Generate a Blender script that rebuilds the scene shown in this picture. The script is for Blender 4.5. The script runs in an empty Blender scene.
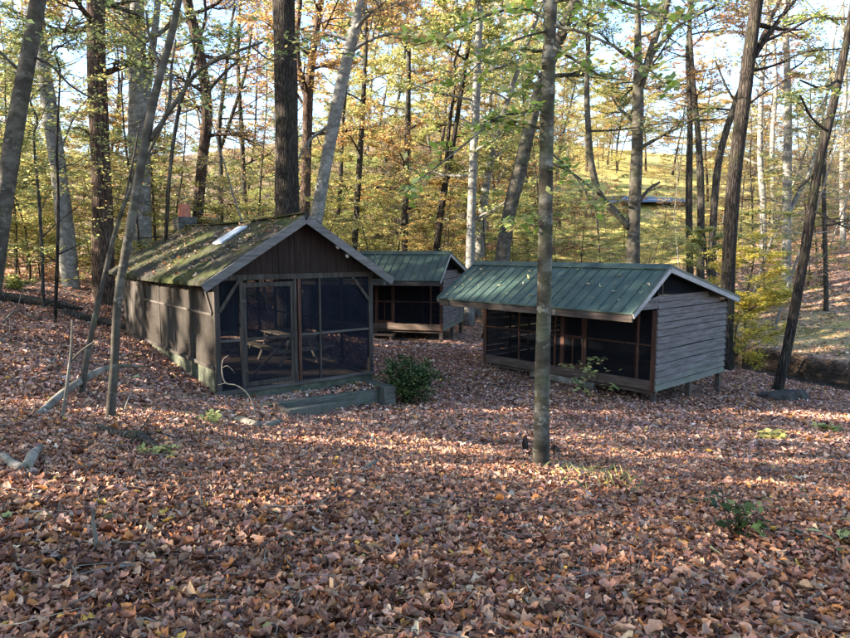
import bpy, math, random
import numpy as np
from mathutils import Vector, Matrix

R = math.radians
random.seed(7)
RNG = np.random.default_rng(11)
scene = bpy.context.scene
COL = scene.collection

# ------------------------------------------------------------------ camera
FPX, CX, CY, EYE, PITCH = 630.5, 425.0, 319.0, 1.6, R(6.17)
cam_d = bpy.data.cameras.new('camera'); cam = bpy.data.objects.new('camera', cam_d); COL.objects.link(cam)
cam.location = (0, 0, EYE); cam.rotation_euler = (R(90) - PITCH, 0, 0)
cam_d.sensor_width = 36; cam_d.lens = FPX / 850 * 36; cam_d.clip_end = 2000; cam_d.clip_start = .05
scene.camera = cam
scene.view_settings.view_transform = 'Standard'; scene.view_settings.look = 'None'
scene.view_settings.exposure = 0; scene.view_settings.gamma = 1
cy = scene.cycles
cy.use_denoising = True
cy.max_bounces = 7; cy.diffuse_bounces = 3; cy.glossy_bounces = 2; cy.transmission_bounces = 4; cy.transparent_max_bounces = 12
cy.sample_clamp_indirect = 6


def at(px, py, Y):
    """a point of the place, measured from the photograph, at distance Y"""
    x = (px - CX) / FPX; u = (CY - py) / FPX
    c, s = math.cos(PITCH), math.sin(PITCH)
    d = Vector((x, c + u * s, u * c - s))
    return Vector((0, 0, EYE)) + d * (Y / d.y)


def pxw(w, Y): return w / FPX * Y * .86


# ------------------------------------------------------------------ terrain
CTRL = np.array([
    (0, 0, 0), (-4, 2, .12), (4, 2, -.12), (0, -6, .3), (-10, -4, .7), (10, -4, -.4), (-3, 4.5, -.1), (3, 4.5, -.42),
    (0, 7, -.8), (-3.7, 7.5, -.5), (1.3, 7.2, -.95), (4.5, 8, -1.25), (8, 9, -1.6), (-8, 8, .0), (-7, 11, -.3),
    (-4.6, 12.2, -1.22), (-2.6, 12.4, -1.6), (-.7, 14.2, -1.95), (-6.3, 15, -.98), (-8.9, 18.2, -.82), (-9, 15, -.3), (-12, 18, -.1),
    (-14, 24, .35), (-20, 20, .4), (-22, 32, .5), (-5, 22, -1.1),
    (1.5, 12, -1.75), (3, 15, -1.95), (.5, 19, -1.95), (.7, 24.7, -2.0), (-3, 26, -1.9), (2, 19.8, -1.9), (5.6, 15.2, -2.2), (8.2, 17.7, -2.42), (6, 11, -1.85),
    (9.9, 18, -2.45), (10, 13, -2.25), (14, 10, -2.5), (6, 24, -2.35), (4, 30, -2.2), (-6, 32, -1.4),
    (13.9, 24.2, -2.45), (11.6, 29, -2.4), (16.4, 20, -2.45), (18, 15, -2.4), (17, 31, -1.4), (21, 26, -1.7), (24, 20, -1.6), (20, 38, -.2), (28, 34, .7), (30, 44, 2.0),
    (10, 40, -1.2), (26, 55, 2.2), (14, 52, .2), (16, 66, 2.6), (26, 78, 8), (40, 60, 4), (60, 80, 9),
    (0, 45, -.3), (-12, 45, .8), (-30, 50, 1.6), (0, 62, 4.8), (0, 80, 12), (-18, 75, 7), (-45, 80, 5),
    (24, 108, 16), (0, 105, 23), (-40, 110, 15), (60, 120, 15), (-30, 0, 1.2), (-30, -30, 1.5), (30, -30, -2), (30, 5, -2), (60, 20, 1),
    (-90, 40, 3), (90, 40, 6), (-120, 140, 18), (0, 150, 32), (120, 150, 24), (0, 300, 40), (-300, 300, 14), (300, 300, 24),
    (-300, 0, 4), (300, 0, 6), (-300, -300, 2), (300, -300, 0), (0, -300, 0), (0, -80, .5)], float)


def _rbf():
    P = CTRL[:, :2]; n = len(P)
    d = np.linalg.norm(P[:, None] - P[None], axis=2)
    A = np.zeros((n + 3, n + 3)); A[:n, :n] = d + np.eye(n) * -.05      # linear (biharmonic) kernel, lightly smoothed
    A[:n, n] = 1; A[:n, n + 1:] = P; A[n, :n] = 1; A[n + 1:, :n] = P.T
    return np.linalg.solve(A, np.concatenate([CTRL[:, 2], np.zeros(3)]))


RW = _rbf()
CREEK = np.array([(2, 47), (6, 39), (9.3, 32.5), (12.2, 26), (13.7, 22), (15.2, 18), (16.6, 12), (19, 4), (24, -10)], float)


def creek_sd(x, y):
    best = np.full(x.shape, 1e9); sg = np.zeros(x.shape)
    for a, b in zip(CREEK[:-1], CREEK[1:]):
        ab = b - a; L2 = ab @ ab
        t = np.clip(((x - a[0]) * ab[0] + (y - a[1]) * ab[1]) / L2, 0, 1)
        dx, dy = x - a[0] - t * ab[0], y - a[1] - t * ab[1]
        d = np.hypot(dx, dy); cr = ab[0] * dy - ab[1] * dx
        m = d < best; best = np.where(m, d, best); sg = np.where(m, np.where(cr > 0, 1, -1), sg)
    return best * sg                                                     # + on the hill side


def vnoise(x, y, s):
    return (np.sin(x * 1.7 / s + 1.3 * np.sin(y * 1.1 / s)) * np.cos(y * 1.9 / s + 1.1 * np.sin(x * .9 / s + 2)) +
            .5 * np.sin(x * 3.9 / s + y * 2.3 / s + 1.7)) / 1.5


def Zs(x, y):
    x = np.asarray(x, float); y = np.asarray(y, float); sh = x.shape
    x = x.ravel(); y = y.ravel(); out = np.zeros(len(x))
    for i in range(0, len(x), 20000):
        X, Y = x[i:i + 20000], y[i:i + 20000]
        d = np.hypot(X[:, None] - CTRL[None, :, 0], Y[:, None] - CTRL[None, :, 1])
        out[i:i + 20000] = d @ RW[:-3] + RW[-3] + RW[-2] * X + RW[-1] * Y
    sd = creek_sd(x, y) + .25 * vnoise(x, y, 1.6)
    sm = lambda e0, e1, v: (lambda t: t * t * (3 - 2 * t))(np.clip((v - e0) / (e1 - e0), 0, 1))
    near = -.75 * sm(-2.8, -.5, sd); far = .78 * sm(.5, 1.25, sd)
    out += np.where(sd < .55, near, near + far) * (np.hypot(x, y) < 70)
    far_w = np.clip(np.hypot(x, y) / 40, .3, 1)
    out += .05 * vnoise(x, y, 1.1) * np.clip(np.hypot(x, y) / 8, .3, 1) + .1 * vnoise(x, y, 4.3) * far_w
    return out.reshape(sh)


def Z(x, y): return float(Zs(np.array([x]), np.array([y]))[0])


def on(px, py, y0=2.0, y1=60.0):
    """where the sight line through a pixel meets the ground"""
    ys = np.linspace(y0, y1, 600); p = [at(px, py, v) for v in ys]
    zz = Zs(np.array([q.x for q in p]), ys)
    for q, z in zip(p, zz):
        if q.z <= z: return Vector((q.x, q.y, z))
    q = p[-1]; return Vector((q.x, q.y, zz[-1]))


# ------------------------------------------------------------------ materials
def nt(name):
    m = bpy.data.materials.new(name); m.use_nodes = True
    n = m.node_tree; n.nodes.clear(); return m, n


class N:
    def __init__(s, t): s.t = t
    def __call__(s, typ, **k):
        n = s.t.nodes.new(typ)
        for a, v in k.items():
            if a.startswith('_'): setattr(n, a[1:], v)
        return n
    def link(s, a, b): s.t.links.new(a, b)


def ramp(g, src, stops, interp='LINEAR'):
    r = g('ShaderNodeValToRGB'); r.color_ramp.interpolation = interp
    e = r.color_ramp.elements
    while len(e) < len(stops): e.new(.5)
    for el, (p, c) in zip(e, stops): el.position = p; el.color = (*c, 1)
    g.link(src, r.inputs[0]); return r.outputs[0]


def coords(g, scale=(1, 1, 1), src='Object'):
    tc = g('ShaderNodeTexCoord'); mp = g('ShaderNodeMapping'); mp.inputs['Scale'].default_value = scale
    g.link(tc.outputs[src], mp.inputs[0]); return mp.outputs[0]


def noise_(g, vec, scale, detail=4, rough=.55):
    n = g('ShaderNodeTexNoise'); n.inputs['Scale'].default_value = scale; n.inputs['Detail'].default_value = detail
    n.inputs['Roughness'].default_value = rough; g.link(vec, n.inputs['Vector']); return n.outputs['Fac']


def mixc(g, f, a, b, mode='MIX'):
    m = g('ShaderNodeMix'); m.data_type = 'RGBA'; m.blend_type = mode
    for i, v in ((0, f), (6, a), (7, b)):
        if isinstance(v, (float, int)): m.inputs[i].default_value = v
        elif isinstance(v, tuple): m.inputs[i].default_value = (*v, 1)
        else: g.link(v, m.inputs[i])
    return m.outputs[2]


def out(g, col, rough=.85, bump=None, bstr=.5, bdist=.02, spec=.25, metal=0.):
    p = g('ShaderNodeBsdfPrincipled'); o = g('ShaderNodeOutputMaterial')
    if isinstance(col, tuple): p.inputs['Base Color'].default_value = (*col, 1)
    else: g.link(col, p.inputs['Base Color'])
    p.inputs['Roughness'].default_value = rough; p.inputs['Specular IOR Level'].default_value = spec
    p.inputs['Metallic'].default_value = metal
    if bump is not None:
        b = g('ShaderNodeBump'); b.inputs['Strength'].default_value = bstr; b.inputs['Distance'].default_value = bdist
        g.link(bump, b.inputs['Height']); g.link(b.outputs[0], p.inputs['Normal'])
    g.link(p.outputs[0], o.inputs[0]); return p


def bark(name, c1, c2, c3, ridged, moss=0.0):
    m, t = nt(name); g = N(t)
    if ridged:
        v = coords(g, (1, 1, .17)); w = noise_(g, v, 24, 9, .72); w2 = noise_(g, coords(g, (1, 1, .3)), 45, 3)
        col = ramp(g, w, [(.36, c1), (.5, c2), (.64, c3)]); col = mixc(g, .5, col, ramp(g, noise_(g, coords(g), 2.5, 5), [(.35, (.5, .5, .48)), (.65, (1.4, 1.38, 1.32))]), 'MULTIPLY'); wv = g('ShaderNodeVectorMath'); wv.operation = 'MULTIPLY_ADD'; wv.inputs[1].default_value = (.05, .05, .3); nn = g('ShaderNodeTexNoise'); nn.inputs['Scale'].default_value = 9; g.link(v, nn.inputs['Vector']); g.link(nn.outputs['Color'], wv.inputs[0]); g.link(v, wv.inputs[2])
        vo = g('ShaderNodeTexVoronoi'); vo.feature = 'DISTANCE_TO_EDGE'; vo.inputs['Scale'].default_value = 13; g.link(wv.outputs[0], vo.inputs['Vector'])
        fur = ramp(g, vo.outputs['Distance'], [(0, (0, 0, 0)), (.22, (1, 1, 1))]); col = mixc(g, .75, col, ramp(g, vo.outputs['Distance'], [(.02, (.3, .28, .27)), (.2, (1.25, 1.22, 1.2))]), 'MULTIPLY'); b = mixc(g, .6, w, fur)
        bs, bd = 1.0, .05
    else:
        v = coords(g, (1, 1, 1.6)); w = noise_(g, v, 3.2, 7, .65); w2 = noise_(g, coords(g, (1, 1, 3)), 30, 3)
        col = ramp(g, w, [(.32, c1), (.5, c2), (.66, c3)]); b = w2
        spots = noise_(g, coords(g, (1, 1, 1.2)), 7, 3, .7)
        col = mixc(g, ramp(g, spots, [(.58, (0, 0, 0)), (.66, (1, 1, 1))]), col, tuple(min(1, q * 1.25) for q in c3))
        bs, bd = .35, .01
    if moss:
        mm = noise_(g, coords(g), 2.2, 5, .6)
        col = mixc(g, ramp(g, mm, [(.5, (0, 0, 0)), (.75, (moss, moss, moss))]), col, (.075, .095, .03))
    out(g, col, .92, b, bs, bd, .15); return m


M = {}
M['beech'] = bark('bark_beech', (.026, .021, .016), (.055, .047, .036), (.105, .094, .075), False, .3)
M['pale'] = bark('bark_pale', (.085, .08, .072), (.15, .143, .128), (.24, .23, .21), False, .15)
M['lichen'] = bark('bark_lichen', (.022, .018, .012), (.056, .047, .034), (.15, .138, .11), False, .7)
M['brown'] = bark('bark_brown', (.035, .022, .016), (.085, .055, .042), (.16, .115, .09), True, .1)
M['dark'] = bark('bark_dark', (.014, .011, .009), (.034, .027, .023), (.07, .058, .048), True, .2)
M['grey'] = bark('bark_grey', (.030, .026, .022), (.062, .055, .048), (.11, .10, .088), True, .25)
M['dead'] = bark('dead_wood', (.06, .05, .038), (.14, .12, .094), (.24, .21, .175), False, .4)


def leafmat(name, transl=.4, rough=.55):
    m, t = nt(name); g = N(t)
    a = g('ShaderNodeAttribute'); a.attribute_name = 'Col'
    d = g('ShaderNodeBsdfPrincipled'); d.inputs['Roughness'].default_value = rough; d.inputs['Specular IOR Level'].default_value = .3
    geo = coords(g); nz = noise_(g, geo, 55, 3, .6); cc = mixc(g, .55, a.outputs['Color'], ramp(g, nz, [(.3, (.5, .46, .42)), (.7, (1.35, 1.3, 1.25))]), 'MULTIPLY')
    tr = g('ShaderNodeBsdfTranslucent'); mx = g('ShaderNodeMixShader'); mx.inputs[0].default_value = transl
    o = g('ShaderNodeOutputMaterial')
    g.link(cc, d.inputs['Base Color']); g.link(cc, tr.inputs[0])
    g.link(d.outputs[0], mx.inputs[1]); g.link(tr.outputs[0], mx.inputs[2]); g.link(mx.outputs[0], o.inputs[0])
    return m


M['leaf'] = leafmat('living_leaves', .58)
M['litter'] = leafmat('fallen_leaves', .12, .6)


def wood(name, c1, c2, c3, axis='x', scale=1.0, moss=0.0, mossc=(.06, .085, .035), rough=.85):
    m, t = nt(name); g = N(t)
    sc = {'x': (.12, 1.6, 1.6), 'y': (1.6, .12, 1.6), 'z': (1.6, 1.6, .12)}[axis]
    w = noise_(g, coords(g, sc), 14 * scale, 6, .65); big = noise_(g, coords(g), 1.3, 3)
    col = ramp(g, w, [(.3, c1), (.5, c2), (.7, c3)])
    col = mixc(g, .45, col, ramp(g, big, [(.3, (.45, .42, .4)), (.7, (1.25, 1.2, 1.2))]), 'MULTIPLY')
    if moss:
        mm = noise_(g, coords(g), 3.0, 6, .65)
        col = mixc(g, ramp(g, mm, [(.45, (0, 0, 0)), (.7, (moss,) * 3)]), col, mossc)
    out(g, col, rough, w, .4, .006, .2); return m


M['wood_grey'] = wood('weathered_wood', (.022, .017, .014), (.045, .037, .030), (.085, .072, .061), 'z')
M['wood_rail'] = wood('weathered_rail', (.045, .036, .03), (.08, .068, .057), (.13, .115, .10), 'x')
M['rake'] = wood('grey_rake_board', (.075, .068, .063), (.13, .12, .11), (.19, .178, .168), 'x')
M['rake_pale'] = wood('pale_rake_board', (.2, .19, .18), (.30, .285, .27), (.42, .40, .38), 'x')
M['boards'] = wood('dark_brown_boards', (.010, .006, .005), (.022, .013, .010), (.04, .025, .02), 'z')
M['redwood'] = wood('red_brown_frame', (.035, .016, .010), (.075, .036, .024), (.13, .07, .05), 'z')
M['kick'] = wood('kickboard_wood', (.05, .035, .026), (.10, .072, .055), (.17, .13, .105), 'x')
M['eave'] = wood('dark_eave_wood', (.028, .021, .017), (.058, .045, .037), (.11, .09, .076), 'x')
M['plank'] = wood('floor_planks', (.06, .045, .033), (.11, .085, .063), (.17, .14, .11), 'y')
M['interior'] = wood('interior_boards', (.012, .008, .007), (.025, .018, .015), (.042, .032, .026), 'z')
M['mossbeam'] = wood('mossy_timber', (.05, .046, .038), (.10, .093, .078), (.16, .15, .13), 'x', moss=.75, mossc=(.075, .10, .055))
M['table'] = wood('table_wood', (.22, .18, .13), (.36, .30, .23), (.48, .42, .33), 'y')


def siding_mat():
    m, t = nt('grey_lap_siding'); g = N(t)
    w = noise_(g, coords(g, (1.6, .1, 2.2)), 15, 6, .7); big = noise_(g, coords(g, (1, 1, 1)), 1.1, 4)
    fine = noise_(g, coords(g, (1, .4, 1)), 6, 5, .7)
    col = ramp(g, w, [(.28, (.055, .046, .042)), (.5, (.118, .102, .095)), (.72, (.205, .183, .175))])
    col = mixc(g, .6, col, ramp(g, fine, [(.3, (.55, .52, .52)), (.7, (1.2, 1.18, 1.2))]), 'MULTIPLY')
    geo = g('ShaderNodeTexCoord'); sx = g('ShaderNodeSeparateXYZ'); g.link(geo.outputs['Object'], sx.inputs[0])
    ad = g('ShaderNodeMath'); ad.operation = 'MULTIPLY_ADD'; ad.inputs[1].default_value = 1.2; g.link(big, ad.inputs[0]); g.link(sx.outputs['Z'], ad.inputs[2])
    low = ramp(g, ad.outputs[0], [(.45, (.75, .75, .75)), (1.0, (0, 0, 0))])
    col = mixc(g, low, col, (.15, .165, .115))
    out(g, col, .85, w, .5, .006, .2); return m


M['siding'] = siding_mat()


def metal_roof():
    m, t = nt('green_metal_roof'); g = N(t)
    n1 = noise_(g, coords(g, (1, .25, 1)), 1.6, 5, .65); n2 = noise_(g, coords(g), 9, 5, .7)
    col = ramp(g, n1, [(.3, (.009, .020, .0165)), (.52, (.021, .042, .034)), (.72, (.046, .072, .058))])
    col = mixc(g, ramp(g, n2, [(.55, (0, 0, 0)), (.75, (.55, .55, .55))]), col, (.085, .115, .085))
    out(g, col, .5, n2, .1, .003, .4); return m


M['metal'] = metal_roof()


def moss_roof():
    m, t = nt('mossy_shingles'); g = N(t)
    c = coords(g)
    base = ramp(g, noise_(g, c, 18, 4, .7), [(.3, (.018, .017, .014)), (.6, (.042, .038, .032)), (.8, (.075, .066, .056))])
    n1 = noise_(g, coords(g, (1, .35, 1)), 1.5, 7, .65); n2 = noise_(g, c, 11, 5, .7)
    ad = g('ShaderNodeMath'); ad.operation = 'MULTIPLY_ADD'; ad.inputs[1].default_value = .5; g.link(n2, ad.inputs[0]); g.link(n1, ad.inputs[2])
    ms = ramp(g, ad.outputs[0], [(.68, (0, 0, 0)), (.84, (.9, .9, .9))])
    mcol = ramp(g, noise_(g, c, 25, 4, .7), [(.3, (.022, .026, .008)), (.6, (.05, .056, .016)), (.8, (.12, .12, .04))])
    col = mixc(g, ms, base, mcol)
    br = g('ShaderNodeTexWave'); br.bands_direction = 'X'; br.wave_profile = 'SAW'; br.inputs['Scale'].default_value = 1.1; br.inputs['Distortion'].default_value = .5
    g.link(c, br.inputs['Vector'])
    b = mixc(g, .55, br.outputs['Fac'], ad.outputs[0])
    out(g, col, .95, b, .9, .035, .1); return m


M['moss'] = moss_roof()


def screen_mat(name, col, opac):
    m, t = nt(name); g = N(t)
    p = g('ShaderNodeBsdfDiffuse'); tr = g('ShaderNodeBsdfTransparent'); mx = g('ShaderNodeMixShader'); o = g('ShaderNodeOutputMaterial')
    n = noise_(g, coords(g), 1.8, 5, .7)
    c = ramp(g, n, [(.3, tuple(v * .75 for v in col)), (.7, tuple(v * 1.2 for v in col))])
    g.link(c, p.inputs[0])
    mm = g('ShaderNodeMapRange'); mm.inputs[1].default_value = .3; mm.inputs[2].default_value = .75
    mm.inputs[3].default_value = opac - .08; mm.inputs[4].default_value = min(.97, opac + .1); g.link(n, mm.inputs[0])
    g.link(mm.outputs[0], mx.inputs[0]); g.link(tr.outputs[0], mx.inputs[1]); g.link(p.outputs[0], mx.inputs[2]); g.link(mx.outputs[0], o.inputs[0])
    return m


M['screen'] = screen_mat('insect_screen', (.012, .014, .020), .66)
M['screen_side'] = screen_mat('paler_side_screen', (.052, .045, .039), .78)  # paler and denser than the front screens
M['screen_dark'] = screen_mat('dark_insect_screen', (.016, .017, .022), .55)


def simple(name, cols, scale=6, rough=.85, bstr=.3, bdist=.01, spec=.25):
    m, t = nt(name); g = N(t); n = noise_(g, coords(g), scale, 6, .65)
    out(g, ramp(g, n, [(.3, cols[0]), (.5, cols[1]), (.7, cols[2])]), rough, n, bstr, bdist, spec); return m


M['concrete'] = simple('mossy_concrete', [(.03, .036, .022), (.065, .07, .046), (.12, .12, .09)], 5)
M['block'] = simple('grey_block', [(.03, .028, .024), (.055, .052, .046), (.09, .085, .076)], 8)
M['clay'] = simple('clay_flue', [(.22, .075, .045), (.34, .12, .075), (.42, .17, .11)], 7)
M['skylight'] = simple('frosted_panel', [(.30, .33, .37), (.40, .43, .47), (.5, .53, .56)], 4, .35, .1, .003, .5)
M['white'] = simple('white_enamel', [(.5, .49, .45), (.66, .65, .6), (.75, .74, .7)], 6, .4)
M['iron'] = simple('dark_iron', [(.02, .018, .016), (.04, .036, .032), (.07, .06, .05)], 8, .5)
M['stump'] = simple('old_stump_wood', [(.018, .014, .011), (.042, .035, .028), (.09, .08, .068)], 9, .95, .8, .03)


def ground_mat():
    m, t = nt('leaf_litter_ground'); g = N(t)
    c = coords(g, (1, 1, .3))
    vo = g('ShaderNodeTexVoronoi'); vo.inputs['Scale'].default_value = 11; g.link(c, vo.inputs['Vector'])
    wob = g('ShaderNodeTexNoise'); wob.inputs['Scale'].default_value = 7; g.link(c, wob.inputs['Vector'])
    va = g('ShaderNodeVectorMath'); va.operation = 'MULTIPLY_ADD'; va.inputs[1].default_value = (.25, .25, .25); g.link(wob.outputs['Color'], va.inputs[0]); g.link(c, va.inputs[2])
    g.link(va.outputs[0], vo.inputs['Vector'])
    sp = g('ShaderNodeSeparateColor'); g.link(vo.outputs['Color'], sp.inputs[0])
    leaf = ramp(g, sp.outputs[0], [(0, (.08, .045, .034)), (.25, (.19, .10, .075)), (.5, (.32, .19, .145)), (.75, (.43, .28, .215)), (.93, (.54, .40, .31)), (1, (.5, .28, .1))])
    soil = (.07, .05, .038)
    n = noise_(g, c, .35, 5, .6)
    col = mixc(g, ramp(g, n, [(.55, (0, 0, 0)), (.72, (.6, .6, .6))]), leaf, soil)
    a = g('ShaderNodeAttribute'); a.attribute_name = 'Col'                    # R grass, G bare earth bank, B tan far hillside
    s2 = g('ShaderNodeSeparateColor'); g.link(a.outputs['Color'], s2.inputs[0])
    gn = noise_(g, c, 1.2, 6, .7)
    grass = ramp(g, gn, [(.36, (.15, .17, .045)), (.5, (.34, .30, .09)), (.62, (.46, .33, .14))])
    col = mixc(g, s2.outputs[0], col, grass)
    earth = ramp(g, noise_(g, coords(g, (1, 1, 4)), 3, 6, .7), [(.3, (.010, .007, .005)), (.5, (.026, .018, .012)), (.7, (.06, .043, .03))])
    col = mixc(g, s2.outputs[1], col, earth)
    tan = ramp(g, noise_(g, c, .8, 6, .7), [(.3, (.05, .037, .022)), (.5, (.10, .075, .046)), (.7, (.17, .13, .08))])
    col = mixc(g, s2.outputs[2], col, tan)
    b = mixc(g, .5, vo.outputs['Distance'], gn)
    out(g, col, .95, b, .7, .05, .15); return m


M['ground'] = ground_mat()


# ------------------------------------------------------------------ mesh helpers
class MB:
    def __init__(s): s.v = []; s.f = []
    def quadface(s, pts):
        n = len(s.v); s.v += [tuple(p) for p in pts]; s.f.append(tuple(range(n, n + len(pts))))
    def hexa(s, P):
        """P: 8 points, bottom ring 0-3, top ring 4-7"""
        n = len(s.v); s.v += [tuple(p) for p in P]
        s.f += [tuple(n + i for i in q) for q in ((3, 2, 1, 0), (4, 5, 6, 7), (0, 1, 5, 4), (1, 2, 6, 5), (2, 3, 7, 6), (3, 0, 4, 7))]
    def box(s, x0, x1, y0, y1, z0, z1):
        s.hexa([(x0, y0, z0), (x1, y0, z0), (x1, y1, z0), (x0, y1, z0), (x0, y0, z1), (x1, y0, z1), (x1, y1, z1), (x0, y1, z1)])
    def bar(s, a, b, w, h, up=(0, 0, 1)):
        a, b = Vector(a), Vector(b); d = (b - a).normalized(); u = Vector(up)
        sd = d.cross(u).normalized(); u = sd.cross(d).normalized()
        sd *= w / 2; u *= h / 2
        s.hexa([a - sd - u, a + sd - u, b + sd - u, b - sd - u, a - sd + u, a + sd + u, b + sd + u, b - sd + u])
    def tube(s, pts, rad, n=6, cap=True, wob=0.0, flare=0.0):
        base = len(s.v); K = len(pts); pts = [Vector(p) for p in pts]
        ref = Vector((1, .13, .07))
        for i in range(K):
            d = (pts[min(i + 1, K - 1)] - pts[max(i - 1, 0)])
            if d.length < 1e-6: d = Vector((0, 0, 1))
            d.normalize()
            r0 = ref if abs(d.dot(ref)) < .9 else Vector((0, 1, .1))
            x = (r0 - d * d.dot(r0)).normalized(); y = d.cross(x)
            for k in range(n):
                a = 2 * math.pi * k / n; q = rad[i]
                if wob: q *= 1 + wob * (math.sin(a * 3 + i * .7) * .6 + math.sin(a * 2 - i * 1.1 + 1) * .5)
                if flare and i < 3: q *= 1 + flare * (.5 + .5 * math.sin(a * 5 + 1)) * (1, .45, .12)[i]
                s.v.append(tuple(pts[i] + x * (math.cos(a) * q) + y * (math.sin(a) * q)))
        for i in range(K - 1):
            for k in range(n):
                a = base + i * n + k; b = base + i * n + (k + 1) % n
                s.f.append((a, b, b + n, a + n))
        if cap:
            s.f.append(tuple(base + k for k in reversed(range(n)))); s.f.append(tuple(base + (K - 1) * n + k for k in range(n)))
    def build(s, name, mat, parent=None, loc=(0, 0, 0), smooth=False, bevel=0):
        me = bpy.data.meshes.new(name); me.from_pydata(s.v, [], s.f); me.update()
        if smooth: me.polygons.foreach_set('use_smooth', [True] * len(me.polygons))
        me.materials.append(mat)
        o = bpy.data.objects.new(name, me); COL.objects.link(o); o.location = loc
        if parent: o.parent = parent
        if bevel:
            b = o.modifiers.new('bevel', 'BEVEL'); b.width = bevel; b.segments = 1; b.limit_method = 'ANGLE'
        return o


def tag(o, label=None, cat=None, group=None, kind=None):
    for k, v in (('label', label), ('category', cat), ('group', group), ('kind', kind)):
        if v: o[k] = v
    return o


def thing(name, label, cat, loc=(0, 0, 0), rz=0, group=None):
    o = bpy.data.objects.new(name, None); COL.objects.link(o); o.location = loc; o.rotation_euler = (0, 0, rz)
    o.empty_display_size = .2
    return tag(o, label, cat, group)


def np_mesh(name, verts, nper, cols, mat, parent=None, loc=(0, 0, 0), faces=None):
    """verts (K, nv, 3): K copies of a little leaf; faces: the leaf's faces (quads); cols (K, 3)"""
    K, nv, _ = verts.shape
    faces = np.asarray(faces, np.int64); nf, q = faces.shape
    me = bpy.data.meshes.new(name)
    me.vertices.add(K * nv); me.vertices.foreach_set('co', np.ascontiguousarray(verts.reshape(-1), np.float32))
    idx = (faces[None] + (np.arange(K) * nv)[:, None, None]).reshape(-1)
    me.loops.add(len(idx)); me.loops.foreach_set('vertex_index', idx.astype(np.int32))
    me.polygons.add(K * nf); me.polygons.foreach_set('loop_start', (np.arange(K * nf) * q).astype(np.int32))
    try: me.polygons.foreach_set('loop_total', np.full(K * nf, q, np.int32))
    except Exception: pass
    at_ = me.attributes.new('Col', 'FLOAT_COLOR', 'POINT')
    c = np.ones((K, nv, 4), np.float32); c[:, :, :3] = cols[:, None, :]
    at_.data.foreach_set('color', c.reshape(-1))
    me.materials.append(mat); me.update(calc_edges=True); me.validate()
    o = bpy.data.objects.new(name, me); COL.objects.link(o); o.location = loc
    if parent: o.parent = parent
    return o


def frames(n, tilt, rng):
    """random leaf frames: columns = along, across, normal; tilt = spread of the normal about vertical"""
    yaw = rng.uniform(0, 2 * np.pi, n); nx = rng.normal(0, tilt, n); ny = rng.normal(0, tilt, n)
    nz = np.stack([nx, ny, np.ones(n)], 1); nz /= np.linalg.norm(nz, axis=1)[:, None]
    a = np.stack([np.cos(yaw), np.sin(yaw), np.zeros(n)], 1)
    a -= nz * (a * nz).sum(1)[:, None]; a /= np.linalg.norm(a, axis=1)[:, None]
    b = np.cross(nz, a); return np.stack([a, b, nz], 2)


def pick_cols(pal, n, rng, jit=.22):
    pal_c = np.array([p[1] for p in pal]); w = np.array([p[0] for p in pal], float); w /= w.sum()
    c = pal_c[rng.choice(len(pal), n, p=w)]
    return np.clip(c * (1 + rng.normal(0, jit, (n, 1))) * (1 + rng.normal(0, .03, (n, 3))), .004, .9)


KITE = np.array([(0, 0, 0), (.45, .30, .07), (1, 0, 0.03), (.45, -.30, .07)]); KITE_F = [(0, 1, 2, 3)]


def foliage(name, pos, size, pal, parent, rng, tilt=.45, loc=(0, 0, 0), mat=None):
    pos = np.asarray(pos, float); n = len(pos)
    T = frames(n, tilt, rng); s = size * rng.uniform(.65, 1.3, n)
    v = np.einsum('nij,kj->nki', T, KITE) * s[:, None, None] + pos[:, None, :]
    return np_mesh(name, v, 4, pick_cols(pal, n, rng), mat or M['leaf'], parent, loc, KITE_F)


YEL, ORA, GRN, YGR, RUS, DGR = (.64, .52, .20), (.62, .38, .15), (.22, .30, .10), (.46, .50, .19), (.40, .22, .13), (.035, .065, .018)
PALE = (.45, .45, .16)
PAL = {
    'yellow': [(4, YEL), (4, YGR), (.5, ORA), (1.5, GRN)],
    'orange': [(3, ORA), (3, YEL), (.9, RUS), (1.8, YGR)],
    'green': [(4, GRN), (3, YGR), (1, YEL), (.3, ORA)],
    'lime': [(4, YGR), (2.5, YEL), (2, GRN)],
    'rust': [(4, RUS), (2, ORA), (1, (.2, .12, .06)), (.6, YEL)],
    'dgreen': [(4, DGR), (2, GRN)],
    'gold': [(5, (.70, .58, .12)), (2, (.52, .52, .13))],
    'deep': [(5, ORA), (1.6, RUS), (1.5, YEL), (.8, YGR)],
    'weed': [(3, (.16, .21, .07)), (2, (.26, .28, .10)), (1, (.40, .36, .14))],
    'fresh': [(3, (.24, .34, .06)), (2, YGR), (1, YEL), (1, GRN)],
    'pale': [(3, PALE), (2, YGR), (1, GRN)],
}


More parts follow.
